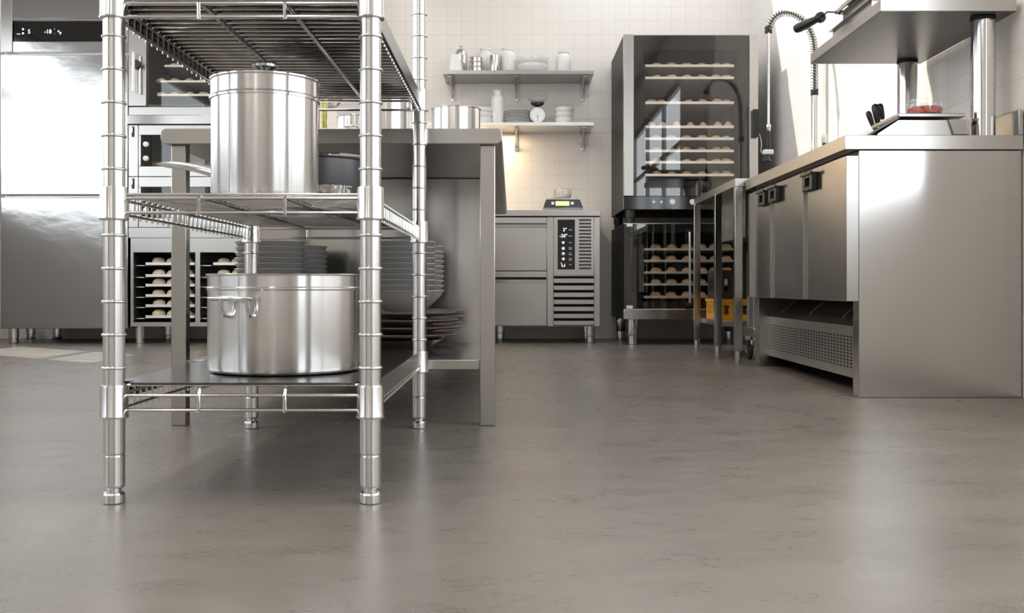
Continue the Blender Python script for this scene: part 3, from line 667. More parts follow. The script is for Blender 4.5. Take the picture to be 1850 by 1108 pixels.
# ================================================================== BACK: refrigerated counter
FY = 6.45
fx = lambda p: PX(p, FY); fz = lambda p: PZ(p, FY)
fc_ = thing('fridge_counter', 'low refrigerated steel counter with drawers, vents and black control panel, under the wall shelves', 'counter', (fx(1000), 6.76, 0))
X0 = fx(800)
build(MB().box(X0, fx(1085), 6.43, 7.08, fz(391), fz(380.3)), 'worktop', 'brushed_steel', fc_, bevel=.002)
build(MB().box(X0, fx(1084), 6.475, 7.08, fz(590), fz(391.5)), 'body', 'brushed_steel', fc_, bevel=.002)
build(MB().box(fx(988.5), fx(1000), FY, 6.474, fz(590), fz(392)), 'upright', 'brushed_steel', fc_, bevel=.002)
build(MB().box(fx(1073.5), fx(1084), FY, 6.474, fz(590), fz(392)), 'upright', 'brushed_steel', fc_, bevel=.002)
for (pa, pb) in ((404.5,489.5),(504.5,588.5)):
    dr = build(MB().box(X0, fx(988), FY, 6.474, fz(pb), fz(pa+6.5)), 'drawer', 'brushed_steel', fc_, bevel=.003)
    build(MB().prism([(FY-.002,fz(pa+7)),(FY-.002,fz(pa+1)),(FY+.012,fz(pa-.5)),(6.474,fz(pa-.5)),(6.474,fz(pa+7))], 'x', X0, fx(987)), 'grip', 'door_steel', dr)
    build(MB().box(X0, fx(988), FY, 6.474, fz(pa-3.3 if pa > 500 else pa-.5), fz(pa-13.7 if pa > 500 else pa-12)), 'drawer_rail', 'brushed_steel', fc_, bevel=.002)
build(MB().box(X0, fx(987), 6.470, 6.4745, fz(506), fz(489.7)), 'gap_strip', 'black_paint', fc_)
mp_ = MB(); pa, pb, p0, p1 = 392.5, 497.5, 1000.6, 1073   # machine panel with real vent slots
mp_.box(fx(p0), fx(1046), FY, 6.462, fz(pb), fz(pa)); mp_.box(fx(1068), fx(p1), FY, 6.462, fz(pb), fz(pa))
sl = [398.0 + 6.22*k for k in range(15)]
zprev = pa
for q in sl:
    mp_.box(fx(1046), fx(1068), FY, 6.462, fz(q-1.7), fz(zprev)); zprev = q+1.7
mp_.box(fx(1046), fx(1068), FY, 6.462, fz(pb), fz(zprev))
build(mp_, 'machine_panel', 'brushed_steel', fc_)
build(MB().box(fx(1045), fx(1069), 6.466, 6.4745, fz(492), fz(394)), 'vent_backing', 'dark_steel', fc_)
cp = build(MB().box(fx(1007.5), fx(1038.5), FY-.004, FY-.0005, fz(487), fz(397)), 'control_panel', 'black_gloss', fc_)
yc = FY-.0046
text('3°', .030, fx(1020.5), yc, fz(415.5), 'screen_white', cp, 'display_digit'); text('-20°', .030, fx(1018), yc, fz(426.5), 'screen_white', cp, 'display_digit')
for q, s_ in ((415.5,'Fridge'),(426.5,'Freezer'),(438.5,'Wi-Fi'),(447.3,'Super'),(450.3,'Freeze'),(456.8,'Eco'),(460,'Energy'),(467.2,'Auto'),(470,'Mode'),(478.5,'Lock')):
    text(s_, .0085, fx(1030.5), yc, fz(q), 'screen_dim', cp)
def disc(parent, x, y, z, r, mat, name='icon', inner=0, n=20):
    prof = [(inner,0),(r,0),(r,.0006),(inner,.0006)]
    return build(MB().lathe(prof,(0,0,0),n, closed=inner>0).xf(Matrix.Translation((x,y,z)) @ Matrix.Rotation(PI/2,4,'X')), name, mat, parent)
build(MB().prism([(fx(1014.5),fz(437)),(fx(1020.5),fz(437)),(fx(1017.5),fz(441.5))],'y',yc-.0006,yc), 'icon', 'screen_white', cp)
for q in (449, 458.5, 468): disc(cp, fx(1017.5), yc, fz(q), .0095, 'screen_dim', 'icon', .0058)
disc(cp, fx(1017.5), yc, fz(449.5), .0045, 'screen_white'); disc(cp, fx(1018), yc, fz(458), .004, 'screen_white'); disc(cp, fx(1018.5), yc, fz(468), .004, 'screen_white')
u_ = MB(); u_.box(fx(1014.6),fx(1015.6),yc-.0006,yc,fz(481),fz(477)); u_.box(fx(1019.6),fx(1020.6),yc-.0006,yc,fz(481),fz(477)); u_.box(fx(1014.6),fx(1020.6),yc-.0006,yc,fz(482),fz(481)); u_.box(fx(1013),fx(1015),yc-.0006,yc,fz(476),fz(475))
build(u_, 'icon', 'screen_white', cp)
for k in range(7):
    q0 = 501.5 + 12.75*k
    build(MB().prism([(FY+.020,fz(q0)),(FY,fz(q0+2)),(FY,fz(q0+9.2)),(FY+.004,fz(q0+10.0)),(FY+.022,fz(q0+6.0))],'x',fx(1000.6),fx(1073)), 'louvre_slat', 'brushed_steel', fc_)
build(MB().box(fx(1000.6), fx(1073), 6.473, 6.4748, fz(589), fz(499)), 'louvre_backing', 'black_paint', fc_)
for px_, yq in ((1067,6.56),(1060.5,6.98),(905,6.98),(820,6.56),(826,6.98)):
    build(MB().lathe([(0,.0005),(.024,.0005),(.026,.003),(.026,.040),(.0225,.043),(.0225,.05),(.028,.052),(.028,fz(590)),(0,fz(590))],(PX(px_,yq),yq,0),28), 'foot', 'chrome', fc_)
# scale on it
zc0 = fz(380.3)+.0006
ws = thing('digital_scale', 'dark digital kitchen scale with lit green display, standing on the refrigerated counter', 'scale', (PX(1017,6.55),6.6,zc0))
sy = 6.47; gx = lambda p: PX(p, sy); gz = lambda p: PZ(p, sy)
build(MB().prism([(gx(981.5),zc0),(gx(1054),zc0),(gx(1053),zc0+.018),(gx(982.5),zc0+.018)],'y',sy,6.72), 'base', 'door_steel', ws, bevel=.002)
hb = MB(); zA, zB = zc0+.0185, gz(360.5)
hb.add([(gx(982),sy,zA),(gx(1053.5),sy,zA),(gx(1053.5),6.72,zA),(gx(982),6.72,zA),(gx(986.5),sy+.03,zB),(gx(1048.5),sy+.03,zB),(gx(1048.5),6.71,zB),(gx(986.5),6.71,zB)],[(0,3,2,1),(4,5,6,7),(0,1,5,4),(1,2,6,5),(2,3,7,6),(3,0,4,7)])
hs = build(hb, 'housing', 'black_plastic', ws, bevel=.002)
def on_slope(t): return (sy+.03*t-.0006, zA+(zB-zA)*t)
def slope_quad(p0, p1, t0, t1, name, mat):
    (ya,za),(yb,zb) = on_slope(t0), on_slope(t1); d = .0025
    build(MB().add([(gx(p0),ya,za),(gx(p1),ya,za),(gx(p1),yb,zb),(gx(p0),yb,zb),(gx(p0),ya-d,za+.0006),(gx(p1),ya-d,za+.0006),(gx(p1),yb-d,zb+.0006),(gx(p0),yb-d,zb+.0006)],[(0,3,2,1),(4,5,6,7),(0,1,5,4),(1,2,6,5),(2,3,7,6),(3,0,4,7)]), name, mat, hs)
slope_quad(1004, 1028.5, .25, .80, 'display', 'lcd'); slope_quad(996.3, 1001.5, .38, .72, 'button', 'white_plastic'); slope_quad(1031.3, 1036.8, .38, .72, 'button', 'white_plastic')
build(MB().box(gx(987.5), gx(1046), sy+.035, 6.70, zB+.0005, zB+.011), 'weighing_plate', 'brushed_steel', ws, bevel=.002)
def contents_bowl(name, label, c, r, h, mat, fill, cname, clabel=None, tilt=0):
    o = thing(name, label, 'bowl', c)
    build(MB().lathe([(0,0),(r*.86,0),(r*.93,.004),(r,h*.5),(r,h*.97),(r*.985,h),(r*.96,h*.97),(r*.955,h*.5),(r*.88,.006),(0,.005)], c, 48), 'glass', 'clear_glass', o)
    m_ = MB(); m_.lathe([(0,.0056),(r*.86,.0066),(r*.93,h*fill*.6),(r*.945,h*fill),(r*.6,h*fill*1.06),(r*.3,h*fill*1.03),(0,h*fill*1.08)], c, 48)
    if tilt: m_.v = [Vector((p.x,p.y,p.z + (tilt*(p.x-c[0]) if p.z > c[2]+.01 else 0))) for p in m_.v]
    build(m_, cname, mat, o, smooth=50)
contents_bowl('flour_bowl', 'small glass bowl of white flour on the dark digital scale at the back', (PX(1016,6.58),6.58,zB+.0116), 17/F*6.58, PZ(341.5,6.55)-zB-.0116, 'flour', .42, 'flour', tilt=.10)

# ================================================================== BACK RIGHT: the two black ovens
OY = 6.28
X0, X1 = PX(1127,OY), PX(1370,OY); oz = lambda p: PZ(p, OY); oxx = lambda p: PX(p, OY)
uo = thing('proving_oven', 'tall black glass-door oven with eight bright trays of rolls, stacked on the lower oven', 'oven', ((X0+X1)/2, 6.67, oz(378)))
cavity(uo, X0, X1, OY+.045, 7.06, oz(378), oz(62), oxx(1164), oxx(1336), oz(326), oz(90), 'black_paint')
dr = build(MB().box(oxx(1145.5), oxx(1353.5), OY+.004, OY+.012, oz(354), oz(62.5)), 'door_glass', 'oven_glass', uo)
fm = MB(); ya, yb = OY+.018, OY+.043
fm.box(oxx(1145.5), oxx(1163), ya, yb, oz(354), oz(62.5)); fm.box(oxx(1337), oxx(1353.5), ya, yb, oz(354), oz(62.5)); fm.box(oxx(1163), oxx(1337), ya, yb, oz(354), oz(328)); fm.box(oxx(1163), oxx(1337), ya, yb, oz(88), oz(62.5))
build(fm, 'door_frame', 'black_paint', uo)
build(MB().box(X0, oxx(1145), OY, OY+.043, oz(354), oz(61.5)), 'door_stile', 'brushed_steel', uo, bevel=.002)
st = build(MB().box(oxx(1354), X1, OY, OY+.043, oz(354), oz(61.5)), 'door_stile', 'brushed_steel', uo, bevel=.002)
hk = MB(); hk.box(oxx(1357.5), oxx(1361), OY-.022, OY-.0005, oz(249), oz(202)); hk.box(oxx(1358), oxx(1369), OY-.034, OY-.022, oz(249), oz(199))
build(hk, 'handle', 'black_plastic', st, bevel=.002)
cpn = build(MB().box(X0, X1, OY+.002, OY+.043, oz(378), oz(355)), 'control_panel', 'black_gloss', uo)
for px_, r in ((1181,.0085),(1195,.0085),(1214.5,.0175),(1251,.0175)):
    build(MB().lathe([(0,0),(r,0),(r*.95,.010 if r > .01 else .004),(0,.011 if r > .01 else .0045)],(0,0,0),24).xf(Matrix.Translation((oxx(px_),OY+.0015,oz(365))) @ Matrix.Rotation(PI/2,4,'X')), 'knob' if r > .01 else 'button', 'white_plastic', cpn)
TRY = (121,143,188,231.5,253,275,295.5,318.5)
ROWS = {2: (1177,1195,1218,1244,1269,1296,1312), 3: (1177,1198,1222,1247,1271,1297,1316)}
for k, q in enumerate(TRY):
    yq = OY + .075; zt = PZ(q, yq); e_ = .0115
    single(pan(PX(1166,yq), PX(1326,yq), yq, 6.95, zt, e_+.004), 'oven_tray', 'pan_steel', 'bright steel tray of rolls, %s from the top in the tall black oven' % ORD[k], 'tray', 'trays in the tall black oven')
    xs = ROWS.get(k, (1186,1213,1240.5,1268,1294,1312))
    for j, px_ in enumerate(xs):
        yy = yq + .045
        p_ = SH if k == 3 else (RB if k in (2,5,7) else RL)
        kind = 'ridged pointed roll' if k == 3 else ('browned roll' if k in (2,5,7) else 'pale roll')
        o = place(p_, (PX(px_+R.uniform(-.6,.6), yy), yy, zt+.0018), '%s, %s from the left, %s tray down in the tall black oven' % (kind, ORD[j], ORD[k]), 'rolls in the tall black oven')
        o.rotation_euler.z = R.uniform(0,6) if k != 3 else R.uniform(-.4,.4); s_ = R.uniform(.94,1.04); o.scale = (s_, s_, s_*R.uniform(.95,1.1))
for pa_, pb_ in ((1158.5,0),(1341,0)): build(MB().box(oxx(pa_)-.004, oxx(pa_)+.004, OY+.0665, OY+.0735, oz(324), oz(92)), 'added_fill_strip', 'oven_fill_glow', uo)  # added glowing strips out of view behind the frame, brightening trays and rolls
for px_, yq in ((1139,6.33),(1362,6.33),(1117,6.96),(1330,6.96)):
    build(MB().lathe([(0,oz(402.5)),(.026,oz(402.5)),(.026,oz(394)),(.031,oz(393)),(.031,oz(378)),(0,oz(378))],(PX(px_,yq),yq,0),24), 'foot', 'black_plastic', uo)
lo = thing('baking_oven', 'black glass-door oven with vertical bar handle and five trays, below the tall oven', 'oven', ((X0+X1)/2, 6.67, 0))
cavity(lo, X0, X1, OY+.045, 7.06, oz(577), oz(404), oxx(1162), oxx(1336), oz(545), oz(420), 'black_paint')
build(MB().box(X0+.003, X1, OY+.004, OY+.012, oz(557.5), oz(405)), 'door_glass', 'oven_glass', lo)
fm = MB(); fm.box(X0+.003, oxx(1161), ya, yb, oz(557.5), oz(405)); fm.box(oxx(1337), X1, ya, yb, oz(557.5), oz(405)); fm.box(oxx(1161), oxx(1337), ya, yb, oz(557.5), oz(546)); fm.box(oxx(1161), oxx(1337), ya, yb, oz(419), oz(405))
build(fm, 'door_frame', 'black_paint', lo)
build(MB().box(X0, X1, OY+.002, OY+.043, oz(404.8), oz(403.4)), 'top_edge', 'brushed_steel', lo)
ss = build(MB().box(X0, X1, OY, OY+.043, oz(577), oz(558.5)), 'base_strip', 'door_steel', lo, bevel=.002)
for px_, q in ((1133.5,568),(1140,568),(1133.5,573),(1140,573)): disc(ss, oxx(px_), OY-.0004, oz(q), .006, 'chrome', 'rivet')
for q0, q1 in ((404.5,409.5),(552,558)): build(MB().box(oxx(1132), oxx(1143), OY-.002, OY+.003, oz(q1), oz(q0)), 'hinge', 'white_plastic', lo)
for pa_ in (1157,1341): build(MB().box(oxx(pa_)-.004, oxx(pa_)+.004, OY+.0665, OY+.0735, oz(543), oz(422)), 'added_fill_strip', 'oven_fill_glow', lo)  # same added fill strips for the lower oven, hidden behind its frame
hd = build(MB().tube([(oxx(1244),OY-.045,oz(548)),(oxx(1244),OY-.045,oz(419))], .0075, 14), 'handle', 'chrome', lo)
for q in (417.5, 549.5): build(MB().box(oxx(1241), oxx(1246.5), OY-.055, OY+.0035, oz(q+2.5), oz(q-2.5)), 'handle_mount', 'black_plastic', hd)
for k, q in enumerate((452.5,473.5,494.5,516,539)):
    yq = OY + .075; zt = PZ(q, yq)
    single(pan(PX(1164,yq), PX(1329,yq), yq, 6.95, zt, .0135), 'oven_tray', 'pan_steel', 'steel tray of loaves, %s from the top in the lower black oven' % ORD[k], 'tray', 'trays in the lower black oven')
    for j, px_ in enumerate((1168,1185,1213,1241,1267,1291,1312)):
        if j == 0: continue
        yy = yq + .05
        o = place(RB, (PX(px_+R.uniform(-.6,.6), yy), yy, zt+.0018), 'browned roll, %s from the left, %s tray down in the lower black oven' % (ORD[j-1], ORD[k]), 'rolls in the lower black oven')
        o.rotation_euler.z = R.uniform(0,6); s_ = R.uniform(1.06,1.10); o.scale = (s_, s_, s_*R.uniform(1.0,1.1))
for px_, yq in ((1143,6.37),(1362,6.37),(1121,7.00),(1318,7.00)):
    build(MB().lathe([(0,.0005),(.026,.0005),(.029,.003),(.029,.055),(.033,.058),(.035,.062),(.035,oz(577)),(0,oz(577))],(PX(px_,yq),yq,0),28), 'foot', 'chrome', lo)

# ================================================================== RIGHT: steel sink table
WX = XR - .006
KX, KY0, KY1 = 1.031, 4.73, 5.80
ZK = PZ(322,4.72)
sk = thing('sink_table', 'steel sink table on slim square legs, between the black ovens and the door counter', 'sink', ((KX+WX)/2, 5.27, 0))
tp = MB(); tz = ZK-.036; bxa, bxb, bya, byb = 1.13, 1.52, 4.95, 5.50
tp.box(KX,WX,KY0,bya,tz,ZK); tp.box(KX,WX,byb,KY1,tz,ZK); tp.box(KX,bxa,bya,byb,tz,ZK); tp.box(bxb,WX,bya,byb,tz,ZK)
build(tp, 'worktop', 'brushed_steel', sk)
bs = MB(); t = .003; zb = .60
bs.box(bxa,bxb,bya,byb,zb,zb+t); bs.box(bxa-t,bxa,bya-t,byb+t,zb,tz-.0004); bs.box(bxb,bxb+t,bya-t,byb+t,zb,tz-.0004); bs.box(bxa,bxb,bya-t,bya,zb,tz-.0004); bs.box(bxa,bxb,byb,byb+t,zb,tz-.0004)
build(bs, 'basin', 'brushed_steel', sk)
build(MB().box(WX-.012, WX, KY0, KY1, ZK, ZK+.08), 'splashback', 'brushed_steel', sk, bevel=.002)
for xq, yq in ((1.031,4.735),(1.021,5.15),(1.021,5.74),(1.60,4.735),(1.60,5.74)):
    w = .036
    lg = build(MB().box(xq, xq+w, yq, yq+w, .060, tz-.0004), 'leg', 'door_steel', sk, bevel=.002)
    build(MB().lathe([(0,.0005),(.0125,.0005),(.014,.003),(.014,.0595),(0,.0595)],(xq+w/2,yq+w/2,0),24), 'foot', 'chrome', lg)
build(MB().box(1.058, 1.60, 5.186, 5.739, .158, .186), 'lower_shelf', 'brushed_steel', sk, bevel=.002)
def crate(name, label, mat, x0, x1, y0, y1, z0, z1, nwin):
    m_ = MB(); t = .010; h = z1-z0
    m_.box(x0,x1,y0,y1,z0,z0+t)
    for (ya, yb) in ((y0,y0+t),(y1-t,y1)):
        m_.box(x0,x1,ya,yb,z0+t,z0+h*.28); m_.box(x0,x1,ya,yb,z0+h*.72,z1)
        for k in range(nwin+1):
            xc = x0 + (x1-x0-.02)*k/nwin; m_.box(xc,xc+.02,ya,yb,z0+h*.28,z0+h*.72)
    for (xa, xb) in ((x0,x0+t),(x1-t,x1)):
        m_.box(xa,xb,y0+t,y1-t,z0+t,z0+h*.28); m_.box(xa,xb,y0+t,y1-t,z0+h*.72,z1)
        for k in range(nwin+1):
            yc = y0+t + (y1-y0-2*t-.02)*k/nwin; m_.box(xa,xb,yc,yc+.02,z0+h*.28,z0+h*.72)
    m_.box(x0-.006,x1+.006,y0-.006,y0,z1-.014,z1); m_.box(x0-.006,x0,y0,y1,z1-.014,z1)
    single(m_, name, mat, label, 'crate')
crate('plastic_crate', 'orange slotted plastic crate under the sink table', 'orange_plastic', 1.063, 1.42, 5.24, 5.60, .1866, PZ(541,5.24), 7)
crate('plastic_crate', 'black slotted plastic crate stacked on the orange crate', 'rack_black', 1.069, 1.41, 5.25, 5.59, PZ(541,5.24)+.0006, PZ(488,5.25), 6)
# wheeled bin under the sink
wb = thing('wheeled_bin', 'steel bin on swivel castors under the sink table, beside the door counter', 'bin', (1.26, 4.955, 0))
yb_ = 4.955
prof = [(0,.175)] + [(.118 + (.0025 if k % 2 else 0), .175 + .012*k) for k in range(30)] + [(.122,.53),(.122,.54),(.114,.54),(.114,.18),(0,.18)]
m_ = MB()
nf = 48; vs = []
for zz_ in (.165,.52):
    for k in range(nf*2):
        a = PI*k/nf; r_ = .120 if k % 2 else .116; vs.append((1.26+r_*math.cos(a), yb_+r_*math.sin(a), zz_))
n2_ = nf*2; m_.add(vs, [(k,(k+1)%n2_,n2_+(k+1)%n2_,n2_+k) for k in range(n2_)] + [tuple(range(n2_)), tuple(n2_+k for k in range(n2_-1,-1,-1))])
build(m_, 'drum', 'brushed_steel', wb, smooth=20)
build(MB().box(1.145,1.375,yb_-.115,yb_+.115,.118,.1645), 'base_plate', 'brushed_steel', wb, bevel=.004)
for cx_, cy_ in ((1.172,yb_-.085),(1.345,yb_-.085),(1.172,yb_+.085),(1.345,yb_+.085)):
    fk = MB(); fk.lathe([(0,.098),(.022,.098),(.026,.104),(.026,.1175),(0,.1175)],(cx_,cy_,0),20)
    fk.prism([(cy_-.016,.100),(cy_+.016,.100),(cy_+.024,.030),(cy_+.006,.030)],'x',cx_-.017,cx_-.014); fk.prism([(cy_-.016,.100),(cy_+.016,.100),(cy_+.024,.030),(cy_+.006,.030)],'x',cx_+.014,cx_+.017)
    cs = build(fk, 'castor', 'chrome', wb)
    build(MB().lathe([(.006,-.011),(.030,-.011),(.0365,-.008),(.038,0),(.0365,.008),(.030,.011),(.006,.011)],(0,0,0),32,closed=True).xf(Matrix.Translation((cx_,cy_+.014,.0386)) @ Matrix.Rotation(PI/2,4,'Y')), 'wheel', 'rubber', cs)
    build(MB().cyl((cx_-.0175,cy_+.014,.0386),(cx_+.0175,cy_+.014,.0386),.0065,None,12), 'axle', 'chrome', cs)
# pre-rinse tap
TYq = 5.42
tx = lambda p: PX(p, TYq); tz_ = lambda p: PZ(p, TYq)
ft = thing('pre_rinse_tap', 'tall spring pre-rinse tap with hanging spray head above the sink', 'tap', (tx(1471.5), TYq, ZK))
xr = tx(1471.5)
build(MB().lathe([(0,.0006),(.028,.0006),(.028,.012),(.0165,.020),(.0165,tz_(171)-ZK),(0,tz_(171)-ZK)],(xr,TYq,ZK),28), 'riser', 'chrome', ft)
def collar(x, z, name='collar'): build(MB().lathe([(.008,-.016),(.0195,-.016),(.0205,-.010),(.0185,0),(.0205,.010),(.0195,.016),(.008,.016)],(x,TYq,z),28,closed=True), name, 'black_plastic', ft)
collar(xr, tz_(167))
xl = tx(1388.5); zsp = tz_(54)
collar(xl, zsp)
ctr = [Vector((xr,TYq,tz_(165))), Vector((xr,TYq,tz_(130))), Vector((xr,TYq,tz_(100)))]
arc = [(1470.5,85),(1468.5,70),(1464,57),(1457,43),(1447,32.5),(1434,25),(1421,22.5),(1410,24),(1400,30.5),(1393,40),(1389.5,49)]
ctr += [Vector((tx(a),TYq,tz_(b_))) for a, b_ in arc] + [Vector((xl,TYq,zsp+.004))]
def resample(P, n):
    out = []; L = [0]
    for i in range(1,len(P)): L.append(L[-1]+(P[i]-P[i-1]).length)
    def cr(i, t):
        a,b_,c,d = P[max(i-1,0)],P[i],P[min(i+1,len(P)-1)],P[min(i+2,len(P)-1)]
        return .5*((2*b_)+(c-a)*t+(2*a-5*b_+4*c-d)*t*t+(3*b_-a-3*c+d)*t**3)
    for k in range(n):
        s_ = L[-1]*k/(n-1); i = 0
        while i < len(L)-2 and L[i+1] < s_: i += 1
        out.append(cr(i, (s_-L[i])/max(1e-9, L[i+1]-L[i])))
    return out
path = resample(ctr, 400)
build(MB().tube(path[::8]+[path[-1]], .0075, 12), 'hose', 'dark_steel', ft, smooth=60)
coil = []
turns = 45
for k in range(turns*12+1):
    f_ = k/(turns*12); i = min(int(f_*399), 398); u = f_*399-i; c_ = path[i].lerp(path[i+1], u)
    d_ = (path[min(i+1,399)]-path[max(i-1,0)]).normalized(); n1_ = d_.cross(Vector((0,1,0))).normalized(); n2v = Vector((0,1,0)); a = 2*PI*k/12
    coil.append(c_ + n1_*(.0180*math.cos(a)) + n2v*(.0180*math.sin(a)))
build(MB().tube(coil, .0028, 6), 'spring', 'shelf_steel', ft, smooth=60)
prof = [(0,tz_(226)-ZK)]
zz_ = tz_(226)
while zz_ < tz_(60): prof += [(.0062,zz_-ZK),(.0074,zz_-ZK+.003)]; zz_ += .006
prof += [(0,zz_-ZK)]
build(MB().lathe(prof,(xl,TYq,ZK),16), 'hanging_hose', 'chrome', ft, smooth=60)
build(MB().lathe([(0,0),(.009,0),(.012,.008),(.009,.016),(.0125,.02),(.0125,.034),(.008,.036),(0,.036)],(xl,TYq,tz_(237)),20), 'swivel', 'chrome', ft)
build(MB().lathe([(0,0),(.0095,0),(.011,.02),(.0095,.08),(.007,.098),(0,.098)],(xl,TYq,tz_(271)),20), 'grip', 'black_plastic', ft)
hdz = tz_(279.5)
build(MB().box(xl-.030,xl+.024,TYq-.016,TYq+.016,hdz,hdz+.026), 'spray_head', 'white_plastic', ft, bevel=.005)
build(MB().lathe([(0,-.040),(.026,-.040),(.028,-.034),(.018,-.020),(.014,-.0005),(0,-.0005)],(xl-.012,TYq,hdz),24), 'nozzle', 'black_plastic', ft)
lev = [Vector((tx(1371),TYq-.01,tz_(243))),Vector((tx(1373.5),TYq-.012,tz_(252))),Vector((tx(1374.5),TYq-.014,tz_(262))),Vector((tx(1373.5),TYq-.012,tz_(274))),Vector((tx(1377),TYq-.006,tz_(277)))]
build(MB().tube(resample(lev,20), .0026, 8), 'lever', 'chrome', ft)
tv = thing('water_tap', 'small black tap with a white cap on the sink, beside the pre-rinse riser', 'tap', (PX(1489,5.12), 5.12, ZK))
xv = PX(1489,5.12)
build(MB().lathe([(0,.0006),(.018,.0006),(.018,.01),(.010,.016),(.010,PZ(259,5.12)-ZK),(0,PZ(259,5.12)-ZK)],(xv,5.12,ZK),20), 'stem', 'black_plastic', tv)
build(MB().lathe([(0,0),(.0105,0),(.0135,.004),(.0145,.036),(.012,.043),(0,.044)],(xv,5.12,PZ(258.5,5.12)),24), 'cap', 'white_plastic', tv)

# ================================================================== RIGHT: door counter
CY0, CY1 = 3.313, 4.706
ct = thing('door_counter', 'steel counter with three doors and perforated grille, nearest unit along the tiled side wall', 'counter', (1.38, 4.0, 0))
ZC = PZ(244,3.30)
build(MB().box(1.0735, WX, 3.302, CY1+.004, PZ(270,3.302), ZC), 'worktop', 'brushed_steel', ct, bevel=.0015)
zU = PZ(271,3.302)
build(MB().box(1.122, WX, CY0, 3.370, .0005, zU), 'end_panel', 'panel_steel', ct, bevel=.0015)
build(MB().box(1.1225, WX, 3.371, CY1, .312, zU-.0005), 'carcass', 'brushed_steel', ct)
zd0, zd1 = .312, .784
cuts = [(CY0-.002,3.770),(3.776,4.252),(4.258,CY1)]
for i, (ya, yb) in enumerate(cuts):
    d_ = build(MB().box(1.081, 1.1215, ya, yb, zd0, zd1), 'door', 'counter_door_steel', ct, bevel=.0015)
    yh = (3.69, 4.185, 4.375)[i]
    hm = MB(); xh = 1.0805; zh = .738
    hm.box(xh-.018, xh, yh-.062, yh-.030, zh-.032, zh+.030); hm.box(xh-.018, xh, yh+.030, yh+.062, zh-.032, zh+.030); hm.box(xh-.018, xh, yh-.030, yh+.030, zh+.012, zh+.030); hm.box(xh-.018, xh, yh-.030, yh+.030, zh-.032, zh-.018); hm.box(xh-.004, xh-.0004, yh-.030, yh+.030, zh-.018, zh+.012)
    hm.box(xh-.024, xh-.018, yh-.07, yh+.07, zh+.022, zh+.034)
    build(hm, 'handle', 'black_plastic', d_, bevel=.002)
for yq in (3.7705, 4.2525): build(MB().box(1.0725, 1.0895, yq, yq+.0050, zd0, zd1), 'door_trim', 'brushed_steel', ct)
build(MB().box(1.1175, WX, 4.627, CY1, .0005, .3115), 'leg_panel', 'door_steel', ct)
build(MB().box(1.160, 1.172, 3.371, 4.6265, .049, .225), 'perforated_grille', 'perforated_steel', ct)
build(MB().prism([(1.160,.2255),(1.172,.2255),(1.30,.300),(1.292,.304)],'y',3.371,4.6265), 'sloped_cover', 'brushed_steel', ct)
for yq in (3.55, 3.95, 4.35): build(MB().prism([(1.150,.2555),(1.156,.250),(1.225,.3085),(1.215,.3115)],'y',yq,yq+.012), 'brace', 'door_steel', ct)
build(MB().box(1.42, 1.43, 3.371, 4.6265, .02, .3115), 'back_panel', 'dark_steel', ct)
build(MB().box(WX-.014, WX, 3.303, CY1, ZC+.0004, ZC+.083), 'upstand', 'brushed_steel', ct, bevel=.002)
# overhead shelf
os_ = thing('overhead_shelf', 'steel overhead shelf carried on two round posts above the door counter', 'shelf', (1.564, 3.7, ZC))
zs0, zs1 = PZ(21,3.32), PZ(21,3.32)+.0405
build(MB().box(PX(1591,3.32), 1.636, 3.32, 4.10, zs0+.0022, zs1), 'shelf_board', 'brushed_steel', os_, bevel=.001)
build(MB().box(PX(1591,3.32)+.001, 1.635, 3.321, 4.099, zs0, zs0+.002), 'underside_shade_sheet', 'underside_shade_steel', os_, label='added sheet with the underside shade in its colour')  # added dark sheet; the shelf's underside shade is put into its colour
for yq in (3.40, 4.05):
    pp = build(MB().cyl((1.564,yq,ZC+.0006),(1.564,yq,zs0-.0106),.0378,None,40), 'post', 'chrome', os_)
    build(MB().cyl((1.564,yq,zs0-.010),(1.564,yq,zs0-.0004),.0400,None,40), 'post_cap', 'black_plastic', pp)
# trays, grater
zt = zs1 + .0006
def deep_tray(name, label, x0, x1, y0, y1, z, h):
    m_ = pan(x0,x1,y0,y1,z,h); m_.box(x0-.012,x1+.012,y0-.012,y0,z+h-.0025,z+h); m_.box(x0-.012,x1+.012,y1,y1+.012,z+h-.0025,z+h); m_.box(x0-.012,x0,y0,y1,z+h-.0025,z+h); m_.box(x1,x1+.012,y0,y1,z+h-.0025,z+h)
    single(m_, name, 'brushed_steel', label, 'tray')
deep_tray('gastronorm_tray', 'shallow steel tray at the edge of the overhead shelf, below the deeper tray', 1.212, 1.50, 3.45, 3.87, zt, .034)
deep_tray('deep_steel_tray', 'deeper steel tray on top of the shallow tray, under the grater', 1.215, 1.48, 3.44, 3.76, zt+.0346, .036)
gr = thing('grater', 'steel grater with a black handle jutting out from the trays on the overhead shelf', 'grater', (1.22,3.6,zt+.0712))
zg = zt+.0712
g = MB()
U = []
for k in range(11):
    a = PI*k/10; U.append((1.225-.030*math.cos(a), zg+.030*math.sin(a)*1.0))
poly = U + [(1.225+.0285*math.cos(PI*k/10), zg+.0285*math.sin(PI*k/10)) for k in range(11)]
g.prism(poly,'y',3.40,3.76)
for i in range(14):
    for k in range(1,10):
        a = PI*k/10; c_ = Vector((1.225-.030*math.cos(a), 3.42+.024*i+(.012 if k % 2 else 0), zg+.030*math.sin(a))); n_ = Vector((-math.cos(a),0,math.sin(a)))
        g.cyl(c_-n_*.0005, c_+n_*.0032, .0042, .0018, 6)
build(g, 'blade', 'dark_steel', gr)
fr_ = MB(); fr_.box(1.191,1.1945,3.39,3.77,zg,zg+.012); fr_.box(1.2555,1.259,3.39,3.77,zg,zg+.012); fr_.box(1.191,1.259,3.77,3.776,zg,zg+.014)
build(fr_, 'frame', 'door_steel', gr)
tip = Vector((1.19,3.79,zg+.006)); yq2 = 3.86
